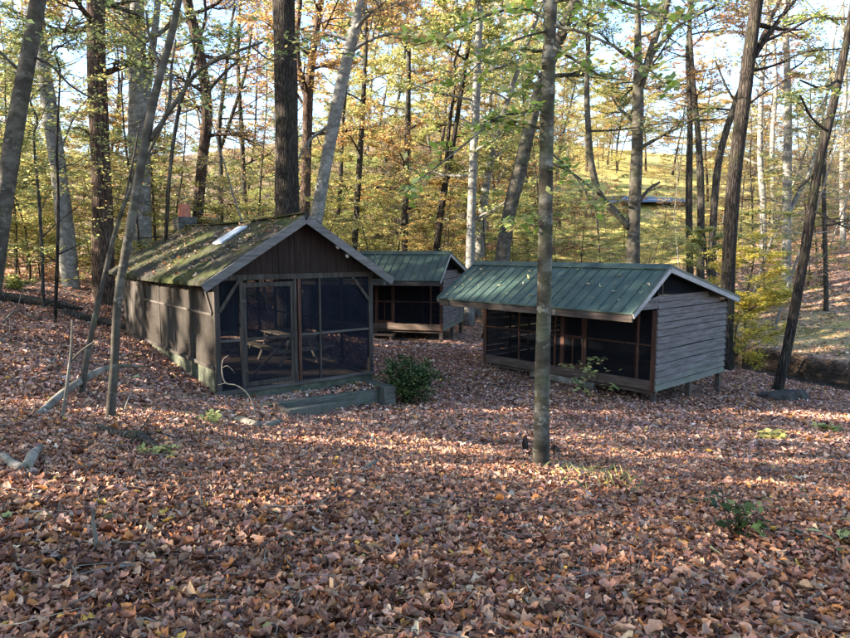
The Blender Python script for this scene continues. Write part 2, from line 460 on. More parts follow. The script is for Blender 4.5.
# ------------------------------------------------------------------ trees
def limb(B, L, p, d, length, r, lev, rng, leafn, droop, spread, flat, nch=(5, 9), minr=.006):
    n = max(3, int(3 + length * .9)) if lev > 0 else 4
    n = min(n, 8)
    pts = [p.copy()]; rad = [r]; d = d.normalized(); step = length / n
    for i in range(n):
        d = (d + Vector((rng.normal(0, .16), rng.normal(0, .16), rng.normal(0, .11) + droop))).normalized()
        pts.append(pts[-1] + d * step); rad.append(max(minr * .6, r * (1 - .82 * (i + 1) / n)))
    B.tube(pts, rad, 6 if r > .06 else (4 if r > .02 else 3), cap=False)
    if lev > 0:
        k = int(rng.integers(nch[0], nch[1] + 1))
        for j in range(k):
            t = .2 + .8 * (j + rng.uniform(.1, .9)) / k
            i = min(n - 1, int(t * n)); f = t * n - i
            q = pts[i].lerp(pts[i + 1], min(1, f))
            ax = (pts[i + 1] - pts[i]).normalized()
            side = ax.cross(Vector((rng.normal(0, flat), rng.normal(0, flat), 1))).normalized() * (1 if (j + int(rng.integers(0, 2))) % 2 else -1)
            nd = (ax * rng.uniform(.35, .8) + side * spread + Vector((0, 0, rng.normal(0, flat * .6)))).normalized()
            limb(B, L, q, nd, length * rng.uniform(.38, .62) * (1.15 - .45 * t), max(minr, rad[i] * .55), lev - 1, rng, leafn, droop, spread, flat, nch, minr)
    if lev <= 1 and leafn > 0:
        m = rng.poisson(leafn * (1 if lev == 0 else .6))
        for _ in range(m):
            i = int(rng.integers(1, n + 1)); q = pts[i - 1].lerp(pts[i], float(rng.uniform()))
            L.append((q.x + rng.normal(0, .05), q.y + rng.normal(0, .05), q.z + rng.normal(0, .025)))


def smooth_path(P, n):
    """Catmull-Rom through the points"""
    P = [np.array(p, float) for p in P]; Q = [2 * P[0] - P[1]] + P + [2 * P[-1] - P[-2]]
    outp = []
    for i in range(1, len(Q) - 2):
        for k in range(n):
            t = k / n; a, b, c, e = Q[i - 1:i + 3]
            outp.append(.5 * (2 * b + (c - a) * t + (2 * a - 5 * b + 4 * c - e) * t * t + (3 * b - a - 3 * c + e) * t ** 3))
    outp.append(P[-1]); return outp


def stem(B, path, Y, top, sides=12, wob=.06, flare=.0, base_on_ground=True, org=None, grain=4):
    """path: (px, py, width px) up the trunk as seen in the photograph, at distance Y (or a 4th value per point)"""
    P = []
    for q in path:
        y = q[3] if len(q) > 3 else Y
        a = at(q[0], q[1], y); P.append((a.x, a.y, a.z, pxw(q[2], y) / 2))
    if base_on_ground:
        z = Z(P[0][0], P[0][1])
        if P[0][2] > z + .05:
            d = np.array(P[0]) - np.array(P[1]); k = (z - P[0][2]) / min(-.2, d[2])
            P.insert(0, (P[0][0] + d[0] * k, P[0][1], z - .12, P[0][3] * 1.1))
        else: P[0] = (P[0][0], P[0][1], z - .1, P[0][3])
    if top > P[-1][2] + .5:
        a, b = np.array(P[-2]), np.array(P[-1]); d = (b - a)[:3]; d = d / np.linalg.norm(d); d[0] *= .8; h = top - b[2]
        for f in (.35, .7, 1.0):
            c = b[:3] + d * (h * f / max(.5, d[2])); P.append((c[0] + (random.random() - .5) * .8 * f, c[1] + (random.random() - .5) * .8 * f, c[2], b[3] * (1 - .88 * f) + .01))
    S = smooth_path(P, grain)
    org = org or Vector((0, 0, 0))
    B.tube([Vector(q[:3]) - org for q in S], [max(.008, q[3]) for q in S], sides, wob=wob, flare=flare)
    return [Vector(q[:3]) - org for q in S], [q[3] for q in S]


def photo_tree(name, label, cat, stems, Y, top, mat, pal='yellow', leaf=.13, start=.45, nl=14, leafn=5, seed=1, limbs=(), lev=2,
               llen=(2.2, 4.5), droop=.01, sides=12, flare=.35, tilt=.45, wob=.06, group=None, limb_leaf=None):
    rng = np.random.default_rng(seed); random.seed(seed)
    a = at(*stems[0][0][:2], Y); base = Vector((a.x, a.y, Z(a.x, a.y)))
    root = thing(name, label, cat, base, 0, group)
    if Y > 12: leafn *= 1.9
    B = MB(); L = []
    first = True
    for st in stems:
        pts, rad = stem(B, st, Y, top if first else top * .85, sides, wob, flare if first else 0, first, base)
        H0 = pts[-1].z
        m = nl if first else nl // 2
        for j in range(m):
            t = start + (1 - start) * (j + rng.uniform(0, 1)) / m
            i = min(len(pts) - 2, int(t * (len(pts) - 1)))
            az = j * 2.4 + rng.uniform(-.5, .5)
            d = Vector((math.cos(az), math.sin(az), rng.uniform(.05, .7)))
            limb(B, L, pts[i], d, rng.uniform(*llen) * (1.2 - .7 * t), max(.012, rad[i] * .42), lev, rng, leafn, droop, .8, .25)
        first = False
    for lm in limbs:                                                # limbs seen in the photograph
        S = []
        for q in lm:
            y = q[3] if len(q) > 3 else Y
            p = at(q[0], q[1], y) - base; S.append((p.x, p.y, p.z, pxw(q[2], y) / 2))
        S = smooth_path(S, 3)
        pts = [Vector(q[:3]) for q in S]; B.tube(pts, [max(.004, q[3]) for q in S], 6, cap=True)
        ll = limb_leaf if limb_leaf is not None else leafn
        for i in range(2, len(pts) - 1):
            if rng.uniform() < .75:
                ax = (pts[i + 1] - pts[i]).normalized(); sd = ax.cross(Vector((rng.normal(0, .3), rng.normal(0, .3), 1))).normalized() * rng.choice((-1, 1))
                limb(B, L, pts[i], ax * .6 + sd * .8 + Vector((0, 0, rng.normal(0, .2))), rng.uniform(.35, .9) * Y / 14, max(.003, S[i][3] * .5), 1 if Y > 12 else 0, rng, ll, droop, .8, .3, (2, 4), .003)
    B.build('trunk', mat, root, smooth=True)
    if L: foliage('crown', L, leaf * (.72 if Y > 12 else 1), PAL[pal], root, rng, tilt)
    return root


def generic(kind, seed, pal):
    """an unplaced tree of a kind: 'tall' or 'young'; returns (trunk mesh object, crown mesh object)"""
    rng = np.random.default_rng(seed); B = MB(); L = []
    if kind == 'tall':
        H = rng.uniform(17, 24); r = rng.uniform(.14, .26); n = 12
        pts = [Vector((0, 0, -.3))]; d = Vector((rng.normal(0, .06), rng.normal(0, .06), 1))
        for i in range(n):
            d = (d + Vector((rng.normal(0, .05), rng.normal(0, .05), .05))).normalized(); pts.append(pts[-1] + d * (H / n))
        rad = [r * (1.25 if i == 0 else 1 - .9 * i / n) for i in range(n + 1)]
        B.tube(pts, rad, 7, cap=False)
        for j in range(26):
            t = .22 + .78 * (j + rng.uniform(0, 1)) / 26; i = min(n - 1, int(t * n)); az = j * 2.4 + rng.uniform(-.4, .4)
            limb(B, L, pts[i], Vector((math.cos(az), math.sin(az), rng.uniform(.1, .9))), rng.uniform(2.5, 4.6) * (1.25 - .75 * t), max(.02, rad[i] * .45), 2, rng, 17, .02, .75, .35, (5, 8), .012)
        size = .135
    else:
        H = rng.uniform(5, 9) if kind == 'young' else rng.uniform(9, 13); r = rng.uniform(.035, .07) if kind == 'young' else rng.uniform(.05, .085); n = 8
        pts = [Vector((0, 0, -.2))]; d = Vector((rng.normal(0, .1), rng.normal(0, .1), 1))
        for i in range(n):
            d = (d + Vector((rng.normal(0, .07), rng.normal(0, .07), .05))).normalized(); pts.append(pts[-1] + d * (H / n))
        rad = [r * (1 - .85 * i / n) for i in range(n + 1)]
        B.tube(pts, rad, 5, cap=False)
        for j in range(20):
            t = (.14 if kind == 'young' else .35) + (.86 if kind == 'young' else .65) * (j + rng.uniform(0, 1)) / 20; i = min(n - 1, int(t * n)); az = j * 2.4 + rng.uniform(-.4, .4)
            limb(B, L, pts[i], Vector((math.cos(az), math.sin(az), rng.uniform(-.1, .45))), rng.uniform(1.3, 2.7) * (1.2 - .6 * t), max(.01, rad[i] * .5), 2, rng, 12 if kind == 'young' else 1.6, -.01 if kind == 'young' else .05, .8, .12 if kind == 'young' else .4, (5, 8), .006)
        size = .10
    return B, L, size, rng


def proto(kind, seed, pal, mat, tilt):
    B, L, size, rng = generic(kind, seed, pal)
    me = []
    o1 = B.build('trunk', mat, None, smooth=True); o2 = foliage('crown', L, size, PAL[pal], None, rng, tilt)
    me = (o1.data, o2.data)
    for o in (o1, o2): bpy.data.objects.remove(o)
    return me


def place_proto(pr, name, label, cat, x, y, rz, s, group):
    root = thing(name, label, cat, (x, y, Z(x, y)), rz, group); root.scale = (s, s, s)
    for nm, me in zip(('trunk', 'crown'), pr):
        o = bpy.data.objects.new(nm, me); COL.objects.link(o); o.parent = root
    return root


# ------------------------------------------------------------------ ground
def axis(lo, hi, step, end_lo, end_hi, k=1.12):
    a = list(np.arange(lo, hi + 1e-6, step)); s = step; v = hi
    while v < end_hi: s *= k; v += s; a.append(v)
    s = step; v = lo; b = []
    while v > end_lo: s *= k; v -= s; b.append(v)
    return np.array(b[::-1] + a)


def make_ground():
    xs = axis(-13, 20, .22, -420, 420); ys = axis(-1, 34, .22, -300, 500)
    X, Y = np.meshgrid(xs, ys); z = Zs(X, Y); nx, ny = len(xs), len(ys)
    v = np.stack([X, Y, z], 2).reshape(-1, 3)
    me = bpy.data.meshes.new('ground'); i = np.arange(nx * ny).reshape(ny, nx)
    f = np.stack([i[:-1, :-1], i[:-1, 1:], i[1:, 1:], i[1:, :-1]], 2).reshape(-1, 4)
    me.vertices.add(len(v)); me.vertices.foreach_set('co', v.reshape(-1).astype(np.float32))
    me.loops.add(f.size); me.loops.foreach_set('vertex_index', f.reshape(-1).astype(np.int32))
    me.polygons.add(len(f)); me.polygons.foreach_set('loop_start', (np.arange(len(f)) * 4).astype(np.int32))
    sd = creek_sd(X.ravel(), Y.ravel()) + .25 * vnoise(X.ravel(), Y.ravel(), 1.6); x, y = X.ravel(), Y.ravel()
    c = np.zeros((len(v), 4), np.float32); c[:, 3] = 1
    clip = lambda a: np.clip(a, 0, 1)
    field = clip((x - 2) / 8) * clip((y - 40 - .12 * x) / 8) * clip((1.05 - x / np.maximum(y, 1) * 1.75) * 4)
    green = clip(1.3 - np.hypot((x - 18) / 6, (y - 27) / 5)) * .75 * (sd > 1.2) + clip(1 - np.hypot(x - 21, (y - 33) / 3)) * .4
    c[:, 0] = clip(field * 1.0 + green * (.6 + .5 * vnoise(x, y, .9)))
    c[:, 1] = 1.6 * clip(1 - np.abs(sd - .8) / .75) + .55 * clip(1 - np.abs(sd) / .9)
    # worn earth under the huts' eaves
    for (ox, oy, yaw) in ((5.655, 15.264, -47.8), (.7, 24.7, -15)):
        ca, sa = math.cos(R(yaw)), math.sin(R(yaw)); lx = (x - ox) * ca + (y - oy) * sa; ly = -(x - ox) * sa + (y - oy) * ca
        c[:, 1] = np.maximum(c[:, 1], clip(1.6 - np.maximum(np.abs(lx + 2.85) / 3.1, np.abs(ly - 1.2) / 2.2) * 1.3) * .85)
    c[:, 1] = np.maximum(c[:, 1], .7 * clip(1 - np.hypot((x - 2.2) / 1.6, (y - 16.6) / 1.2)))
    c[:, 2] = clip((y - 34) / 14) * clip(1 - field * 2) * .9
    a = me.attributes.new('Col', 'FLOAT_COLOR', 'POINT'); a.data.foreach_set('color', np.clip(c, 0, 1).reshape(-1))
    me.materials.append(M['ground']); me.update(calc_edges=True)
    me.polygons.foreach_set('use_smooth', np.ones(len(f), bool))
    o = bpy.data.objects.new('ground', me); COL.objects.link(o); tag(o, kind='structure')


make_ground()

# water lying in the creek bed
mw, tw = nt('creek_water'); g = N(tw)
pb = out(g, (.035, .04, .04), .12, noise_(g, coords(g), 6, 3), .25, .01, .5)
B = MB()
cp = smooth_path([tuple(q) for q in CREEK[1:8]], 6)
for a, b in zip(cp[:-1], cp[1:]):
    a, b = np.array(a), np.array(b); d = b - a; n = np.array((-d[1], d[0])); n /= np.linalg.norm(n)
    za = Z(*a) + .10; zb = Z(*b) + .10
    B.quadface([(a[0] - n[0] * .55, a[1] - n[1] * .55, za), (b[0] - n[0] * .55, b[1] - n[1] * .55, zb), (b[0] + n[0] * .5, b[1] + n[1] * .5, zb), (a[0] + n[0] * .5, a[1] + n[1] * .5, za)])
tag(B.build('creek_water', mw), kind='structure')
# blue-grey sheet added, its colour standing for a shaded patch high in the field
mp, tp = nt('shade_blue_grey'); g = N(tp)
out(g, (.07, .12, .19), .6, noise_(g, coords(g), 2, 3), .1, .02, .5)
B = MB(); pc = at(652, 203, 76)
zp = Z(pc.x, pc.y)
ring = [(pc.x + 5.2 * math.cos(t) * (1 + .12 * math.sin(3 * t)), pc.y + 2.6 * math.sin(t)) for t in np.linspace(0, 2 * math.pi, 40, endpoint=False)]
B.quadface([(x, y, max(Z(x, y), zp - .2) + .12) for x, y in ring])
tag(B.build('shade_sheet', mp), kind='structure')


# ------------------------------------------------------------------ the screened cabin
def screened_cabin():
    W, D, H = 3.76, 7.7, 2.25
    O = Vector((-4.21, 12.552, -1.252)); yaw = R(37.8)
    root = thing('screened_cabin', 'brown screened cabin with mossy gable roof, skylight panel and clay chimney', 'cabin', O, yaw)
    def part(name, mat, fn, parent=None, **k):
        b = MB(); fn(b); return b.build(name, M[mat], parent or root, **k)
    ridge, slope = 3.64, .628
    zr = lambda x: ridge - slope * abs(x - W / 2)
    part('floor', 'plank', lambda b: [b.box(.12, W - .12, .08 + i * .17, .08 + i * .17 + .163, -.06, -.005 - .003 * (i % 2)) for i in range(44)])
    def found(b):
        b.box(.02, W - .02, .0, .2, -1.1, -.075); b.box(.02, .2, .202, D, -.9, .44); b.box(W - .2, W - .02, .202, D, -1.2, -.08); b.box(.202, W - .202, D - .2, D, -1.0, .3)
    part('foundation', 'concrete', found, bevel=.015)
    part('sill', 'wood_rail', lambda b: b.box(-.01, W + .01, -.05, .07, -.073, .0), bevel=.006)
    part('sill', 'wood_grey', lambda b: b.box(-.045, .10, .075, D, .443, .52), bevel=.006)
    part('sill', 'wood_grey', lambda b: b.box(W - .10, W + .045, .075, D, -.075, .02), bevel=.006)
    # posts
    for (x, y, z0) in ((0, 0, -.12), (W - .1, 0, 0.002), (0, D - .12, .522), (W - .1, D - .12, .03)):
        part('corner_post', 'wood_grey', lambda b: b.box(x - .004, x + .104, y - .012, y + .1, z0 if y else max(z0, .002) if x else z0, H), bevel=.006)
    for x in (.565, 1.765, 1.87):
        part('post', 'redwood' if x > 1.8 else 'wood_grey', lambda b: b.box(x - .035, x + .035, -.005, .075, .002, H), bevel=.004)
    part('post', 'wood_grey', lambda b: b.box(2.345, 2.395, .0, .06, .002, H), bevel=.004)
    part('top_plate', 'wood_grey', lambda b: b.box(-.02, W + .02, -.02, .09, H + .002, H + .12), bevel=.006)
    for x in (-.02, W - .1): part('top_plate', 'boards', lambda b: b.box(x, x + .12, .092, D, H + .002, H + .11))
    for x0, x1 in ((.106, .528), (1.907, 2.343), (2.397, W - .106)):
        part('rail', 'wood_rail', lambda b: b.box(x0, x1, .0, .05, 1.0, 1.05), bevel=.004)
        part('screen', 'screen', lambda b: b.quadface([(x0 - .02, .03, 0), (x1 + .02, .03, 0), (x1 + .02, .03, H), (x0 - .02, .03, H)]))
    part('brace', 'wood_grey', lambda b: b.bar((.09, -.02, 1.62), (.52, -.02, 2.27), .03, .07), bevel=.004)
    part('brace', 'wood_grey', lambda b: b.bar((W - .08, -.02, 1.67), (W - .56, -.02, 2.27), .03, .07), bevel=.004)
    part('brace', 'wood_grey', lambda b: b.bar((-.025, .09, 1.6), (-.025, .62, 2.27), .07, .03, (1, 0, 0)), bevel=.004)
    # door
    dr = part('screen_door', 'wood_grey', lambda b: (b.box(.603, .668, .004, .05, .02, 2.2), b.box(1.662, 1.727, .004, .05, .02, 2.2),
              b.box(.67, 1.66, .005, .048, 2.1, 2.2), b.box(.67, 1.66, .005, .048, .02, .12), b.box(.67, 1.66, .005, .048, .985, 1.05)), bevel=.004)
    part('door_screen', 'screen', lambda b: b.quadface([(.66, .03, .1), (1.67, .03, .1), (1.67, .03, 2.12), (.66, .03, 2.12)]), dr)
    part('door_brace', 'kick', lambda b: b.bar((.69, .062, .16), (1.64, .062, 1.0), .02, .045), dr)
    part('door_handle', 'iron', lambda b: (b.tube([(1.69, -.0, .95), (1.69, -.055, .97), (1.69, -.055, 1.13), (1.69, -.0, 1.15)], [.01] * 4, 6)), dr)
    for z in (.35, 1.8): part('hinge', 'iron', lambda b: b.box(.56, .66, -.012, -.006, z, z + .06), dr)
    # side walls: battens, rails, screens
    def sag(b, y0, y1):
        nu, nv = 10, 14
        for i in range(nu + 1):
            for j in range(nv + 1):
                u, v = i / nu, j / nv; e = min(1, 6 * u, 6 * (1 - u))
                b.v.append((-.004 + e * (.009 * math.sin(7 * u + 5 * v + y0 * 3) + .007 * math.sin(11 * v - 3 * u + y0)), y0 + (y1 - y0) * u, .52 + (H - .52) * v))
        for i in range(nu):
            for j in range(nv): k = i * (nv + 1) + j; b.f.append((k, k + 1, k + nv + 2, k + nv + 1))
    ys = [.1, 1.42, 2.67, 3.9, 5.35]
    for y in ys[1:]: part('batten', 'wood_grey', lambda b: b.box(-.018, .04, y - .022, y + .022, .522, H))
    for y0, y1 in zip(ys, ys[1:]):
        part('rail', 'wood_rail', lambda b: b.box(-.03, .035, y0 + .024, y1 - .024, 1.55, 1.595), bevel=.003)
        part('side_screen', 'screen_side', lambda b: sag(b, y0, y1), smooth=True)
    def bp(b):
        for i in range(13): b.box(-.012 - .004 * (i % 2), .03, 5.38 + i * .17, 5.38 + i * .17 + .165, .523, H)
    part('board_panel', 'wood_grey', bp)
    for y in ys[1:] + [6.6]: part('batten', 'wood_grey', lambda b: b.box(W - .05, W + .01, y - .022, y + .022, .022, H))
    yy = ys + [6.6, D]
    for y0, y1 in zip(yy, yy[1:]):
        part('rail', 'wood_rail', lambda b: b.box(W - .045, W + .02, y0 + .024, y1 - .024, 1.02, 1.06))
        part('side_screen', 'screen', lambda b: b.quadface([(W - .02, y0, .02), (W - .02, y1, .02), (W - .02, y1, H), (W - .02, y0, H)]))
    def back(b):
        for i in range(22):
            x = .12 + i * .16
            if .5 < x < 1.3: b.box(x, x + .155, D - .08, D - .04, 0, .9); b.box(x, x + .155, D - .08, D - .04, 1.8, H + .1)
            else: b.box(x, x + .155, D - .08, D - .04 + .005 * (i % 2), 0, H + .1)
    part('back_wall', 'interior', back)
    # gables
    def gable(b, y, th):
        x = -.02; i = 0
        while x < W:
            w = min(.128, W + .02 - x); jit = .006 * ((i * 7) % 3)
            xa, xb = x + .003, x + w - .003; y0 = y - jit
            b.hexa([(xa, y0, H + .125), (xb, y0, H + .125), (xb, y + th, H + .125), (xa, y + th, H + .125),
                    (xa, y0, zr(xa) - .13), (xb, y0, zr(xb) - .13), (xb, y + th, zr(xb) - .13), (xa, y + th, zr(xa) - .13)])
            x += w; i += 1
    part('gable_boards', 'boards', lambda b: gable(b, .0, .03))
    part('gable_boards', 'boards', lambda b: gable(b, D - .03, .03))
    # roof
    y0, y1 = -.35, 8.0; ex = .31
    rng = np.random.default_rng(3)
    for s in (-1, 1):
        b = MB(); nu, nv = 22, 60; run = W / 2 + ex
        P = []
        for lay in (0, 1):
            for i in range(nu + 1):
                for j in range(nv + 1):
                    u = i / nu * run; x = W / 2 + s * (u + (.0 if i else -.0)); y = y0 + (y1 - y0) * j / nv
                    z = ridge - slope * u - (.07 * math.sin(math.pi * j / nv) * (1 - .3 * i / nu)) - lay * .09
                    if lay == 0: z += .017 * rng.normal() * (0 < i)
                    if j in (0, nv): pass
                    elif i == nu: x += s * .02 * rng.normal()
                    P.append((x, y, z))
        n1 = (nu + 1) * (nv + 1); id_ = lambda l, i, j: l * n1 + i * (nv + 1) + j
        b.v = P
        for i in range(nu):
            for j in range(nv):
                q = (id_(0, i, j), id_(0, i + 1, j), id_(0, i + 1, j + 1), id_(0, i, j + 1)); b.f.append(q if s > 0 else q[::-1])
                q = (id_(1, i, j), id_(1, i, j + 1), id_(1, i + 1, j + 1), id_(1, i + 1, j)); b.f.append(q if s > 0 else q[::-1])
        for i in range(nu):
            for j in (0, nv): b.f.append((id_(0, i, j), id_(1, i, j), id_(1, i + 1, j), id_(0, i + 1, j)))
        for j in range(nv): b.f.append((id_(0, nu, j), id_(1, nu, j), id_(1, nu, j + 1), id_(0, nu, j + 1)))
        rf = b.build('roof_slope', M['moss'], root)
        part('rake_board', 'rake', lambda b: b.bar((W / 2 + s * .02, y0 - .022, ridge - .115 - slope * .02), (W / 2 + s * (run + .02), y0 - .022, ridge - .115 - slope * (run + .02)), .035, .175), bevel=.004)
        part('rake_board', 'boards', lambda b: b.bar((W / 2 + s * .02, y1 + .02, ridge - .115), (W / 2 + s * (run + .02), y1 + .02, ridge - .115 - slope * run), .03, .16))
        if s < 0:
            def sky(b):
                ya, yb = 2.12, 2.72; ua, ub = .28, .92; n = 5
                zz = lambda u, y: ridge - slope * u - .07 * math.sin(math.pi * (y - y0) / (y1 - y0)) + .045
                for i in range(n):
                    u0, u1 = ua + (ub - ua) * i / n, ua + (ub - ua) * (i + 1) / n
                    b.hexa([(W / 2 - q[0], q[1], zz(*q) - .04 + k) for k in (0, .045) for q in ((u1, ya), (u0 + .004, ya), (u0 + .004, yb), (u1, yb))])
            part('skylight', 'skylight', sky)
    part('ridge_cap', 'moss', lambda b: [b.bar((W / 2, y0 + i * .3344, ridge - .07 * math.sin(math.pi * i / 25) + .008), (W / 2, y0 + i * .3344 + .33, ridge - .07 * math.sin(math.pi * (i + 1) / 25) + .012), .2, .03) for i in range(25)])
    part('rafter_tails', 'boards', lambda b: [b.bar((-.26, y, 2.2), (.12, y, 2.42), .05, .09) for y in np.arange(.1, 7.7, .6)])
    ch = part('chimney', 'block', lambda b: [b.box(W / 2 - .28 + .015 * (k % 2), W / 2 + .28 - .01 * (k % 2), 7.46, 8.02, 2.5 + .2 * k, 2.5 + .2 * k + .194) for k in range(7)], bevel=.012)
    part('flue', 'clay', lambda b: b.tube([(W / 2, 7.74, 3.88), (W / 2, 7.74, 4.27), (W / 2, 7.74, 4.29)], [.18, .175, .155], 10), ch)
    for x, z in ((2.78, 2.98), (3.02, 2.78)):
        lp = part('gable_lamp', 'iron', lambda b: (b.box(x - .045, x + .045, -.05, -.008, z - .045, z + .045)))
        part('bulb', 'white', lambda b: b.tube([(x, -.05, z - .01), (x, -.10, z - .035), (x, -.135, z - .055), (x, -.15, z - .06)], [.02, .04, .045, .02], 8), lp, smooth=True)
    # the cooler-white cupboard against the left wall is a thing of its own
    return root, O, yaw


cab, cO, cyaw = screened_cabin()
CM = Matrix.Translation(cO) @ Matrix.Rotation(cyaw, 4, 'Z')


def in_cabin(x, y, z): return CM @ Vector((x, y, z))


# picnic table inside
t = thing('picnic_table', 'bare wooden picnic table with two benches inside the screened cabin', 'table', in_cabin(2.75, 2.5, 0), cyaw)
for i in range(5):
    b = MB(); b.box(-.36 + i * .147, -.36 + i * .147 + .14, -.95, .95, .72, .76); b.build('top_board', M['table'], t, bevel=.004)
for s in (-1, 1):
    b = MB(); b.box(s * .68 - .13, s * .68 + .13, -.95, .95, .42, .46); b.build('bench', M['table'], t, bevel=.004)
for y in (-.65, .65):
    b = MB(); b.box(-.78, .78, y - .045, y - .005, .33, .415); b.build('cross_beam', M['table'], t)
    b = MB(); b.box(-.36, .36, y - .045, y - .005, .64, .715); b.build('cross_beam', M['table'], t)
    for s in (-1, 1):
        b = MB(); b.bar((s * .52, y + .02, 0.0), (s * .22, y + .02, .715), .04, .09, (0, 1, 0)); b.build('leg', M['table'], t)
t = thing('storage_cupboard', 'pale grey cupboard standing inside behind the left front screen', 'cupboard', in_cabin(.85, 5.9, 0), cyaw)
b = MB(); b.box(-.3, .3, -.25, .25, .06, 1.5); b.build('body', simple('grey_cupboard', [(.16, .18, .2), (.2, .225, .25), (.25, .27, .29)], 3, .6), t, bevel=.01)
b = MB(); b.box(-.28, -.005, -.27, -.252, .1, 1.46); b.build('door', bpy.data.materials['grey_cupboard'], t)
b = MB(); b.box(.005, .28, -.27, -.252, .1, 1.46); b.build('door', bpy.data.materials['grey_cupboard'], t)
b = MB(); b.box(-.3, .3, -.25, .25, 0, .058); b.build('plinth', M['iron'], t)

# timber step in front of the screens
t = thing('timber_step', 'broad mossy timber step filled with leaves below the cabin screens', 'step', in_cabin(0, 0, 0), cyaw)
b = MB(); b.bar((.30, -1.0, -.31), (3.42, -.62, -.44), .2, .34); b.build('front_timber', M['mossbeam'], t, bevel=.015)
b = MB(); b.hexa([(3.44, -.98, -.98), (3.74, -.98, -.98), (3.74, -.06, -.98), (3.44, -.06, -.98), (3.44, -.98, -.20), (3.74, -.98, -.20), (3.74, -.06, -.19), (3.44, -.06, -.19)]); b.build('end_timber', M['mossbeam'], t, bevel=.02)
b = MB(); b.hexa([(.1, -.9, -1.1), (3.45, -.52, -1.1), (3.45, -.02, -1.1), (.1, -.02, -1.1), (.1, -.9, -.22), (3.42, -.52, -.33), (3.42, -.02, -.27), (.1, -.02, -.18)])
b.build('fill', M['ground'], t)
def lying(name, label, cat, pts, rad, mat, n=7, group=None, wob=.1, twigs=()):
    B = MB(); o = Vector(pts[0]); S = smooth_path([(p[0] - o.x, p[1] - o.y, p[2] - o.z, r) for p, r in zip(pts, rad)], 4)
    B.tube([q[:3] for q in S], [max(.003, q[3]) for q in S], n, wob=wob)
    for tp, tr in twigs:
        q = smooth_path([(p[0] - o.x, p[1] - o.y, p[2] - o.z, r) for p, r in zip(tp, tr)], 3); B.tube([k[:3] for k in q], [max(.002, k[3]) for k in q], 5, wob=wob)
    return tag(B.build(name, M[mat], None, o, smooth=True), label, cat, group)
def gp(px, py, h=0.0, dy=0.0):
    p = on(px, py); p.z += h; return p
a_, b_ = on(285, 417), on(346, 408)
t2 = MB(); z0 = max(a_.z, b_.z)
t2.bar((0, 0, .02), (b_ - a_) + Vector((0, 0, .06)), .18, .2); tag(t2.build('landscape_timber', M['mossbeam'], None, a_, bevel=.015), 'grey squared timber lying in leaves in front of the step', 'timber')
a_, b_ = on(270, 404), on(290, 419)
t2 = MB(); t2.bar((0, 0, .06), (b_ - a_) + Vector((0, 0, .05)), .1, .1); tag(t2.build('landscape_timber', M['kick'], None, a_, bevel=.01), 'short dark stake lying slantwise against the grey timber', 'timber')


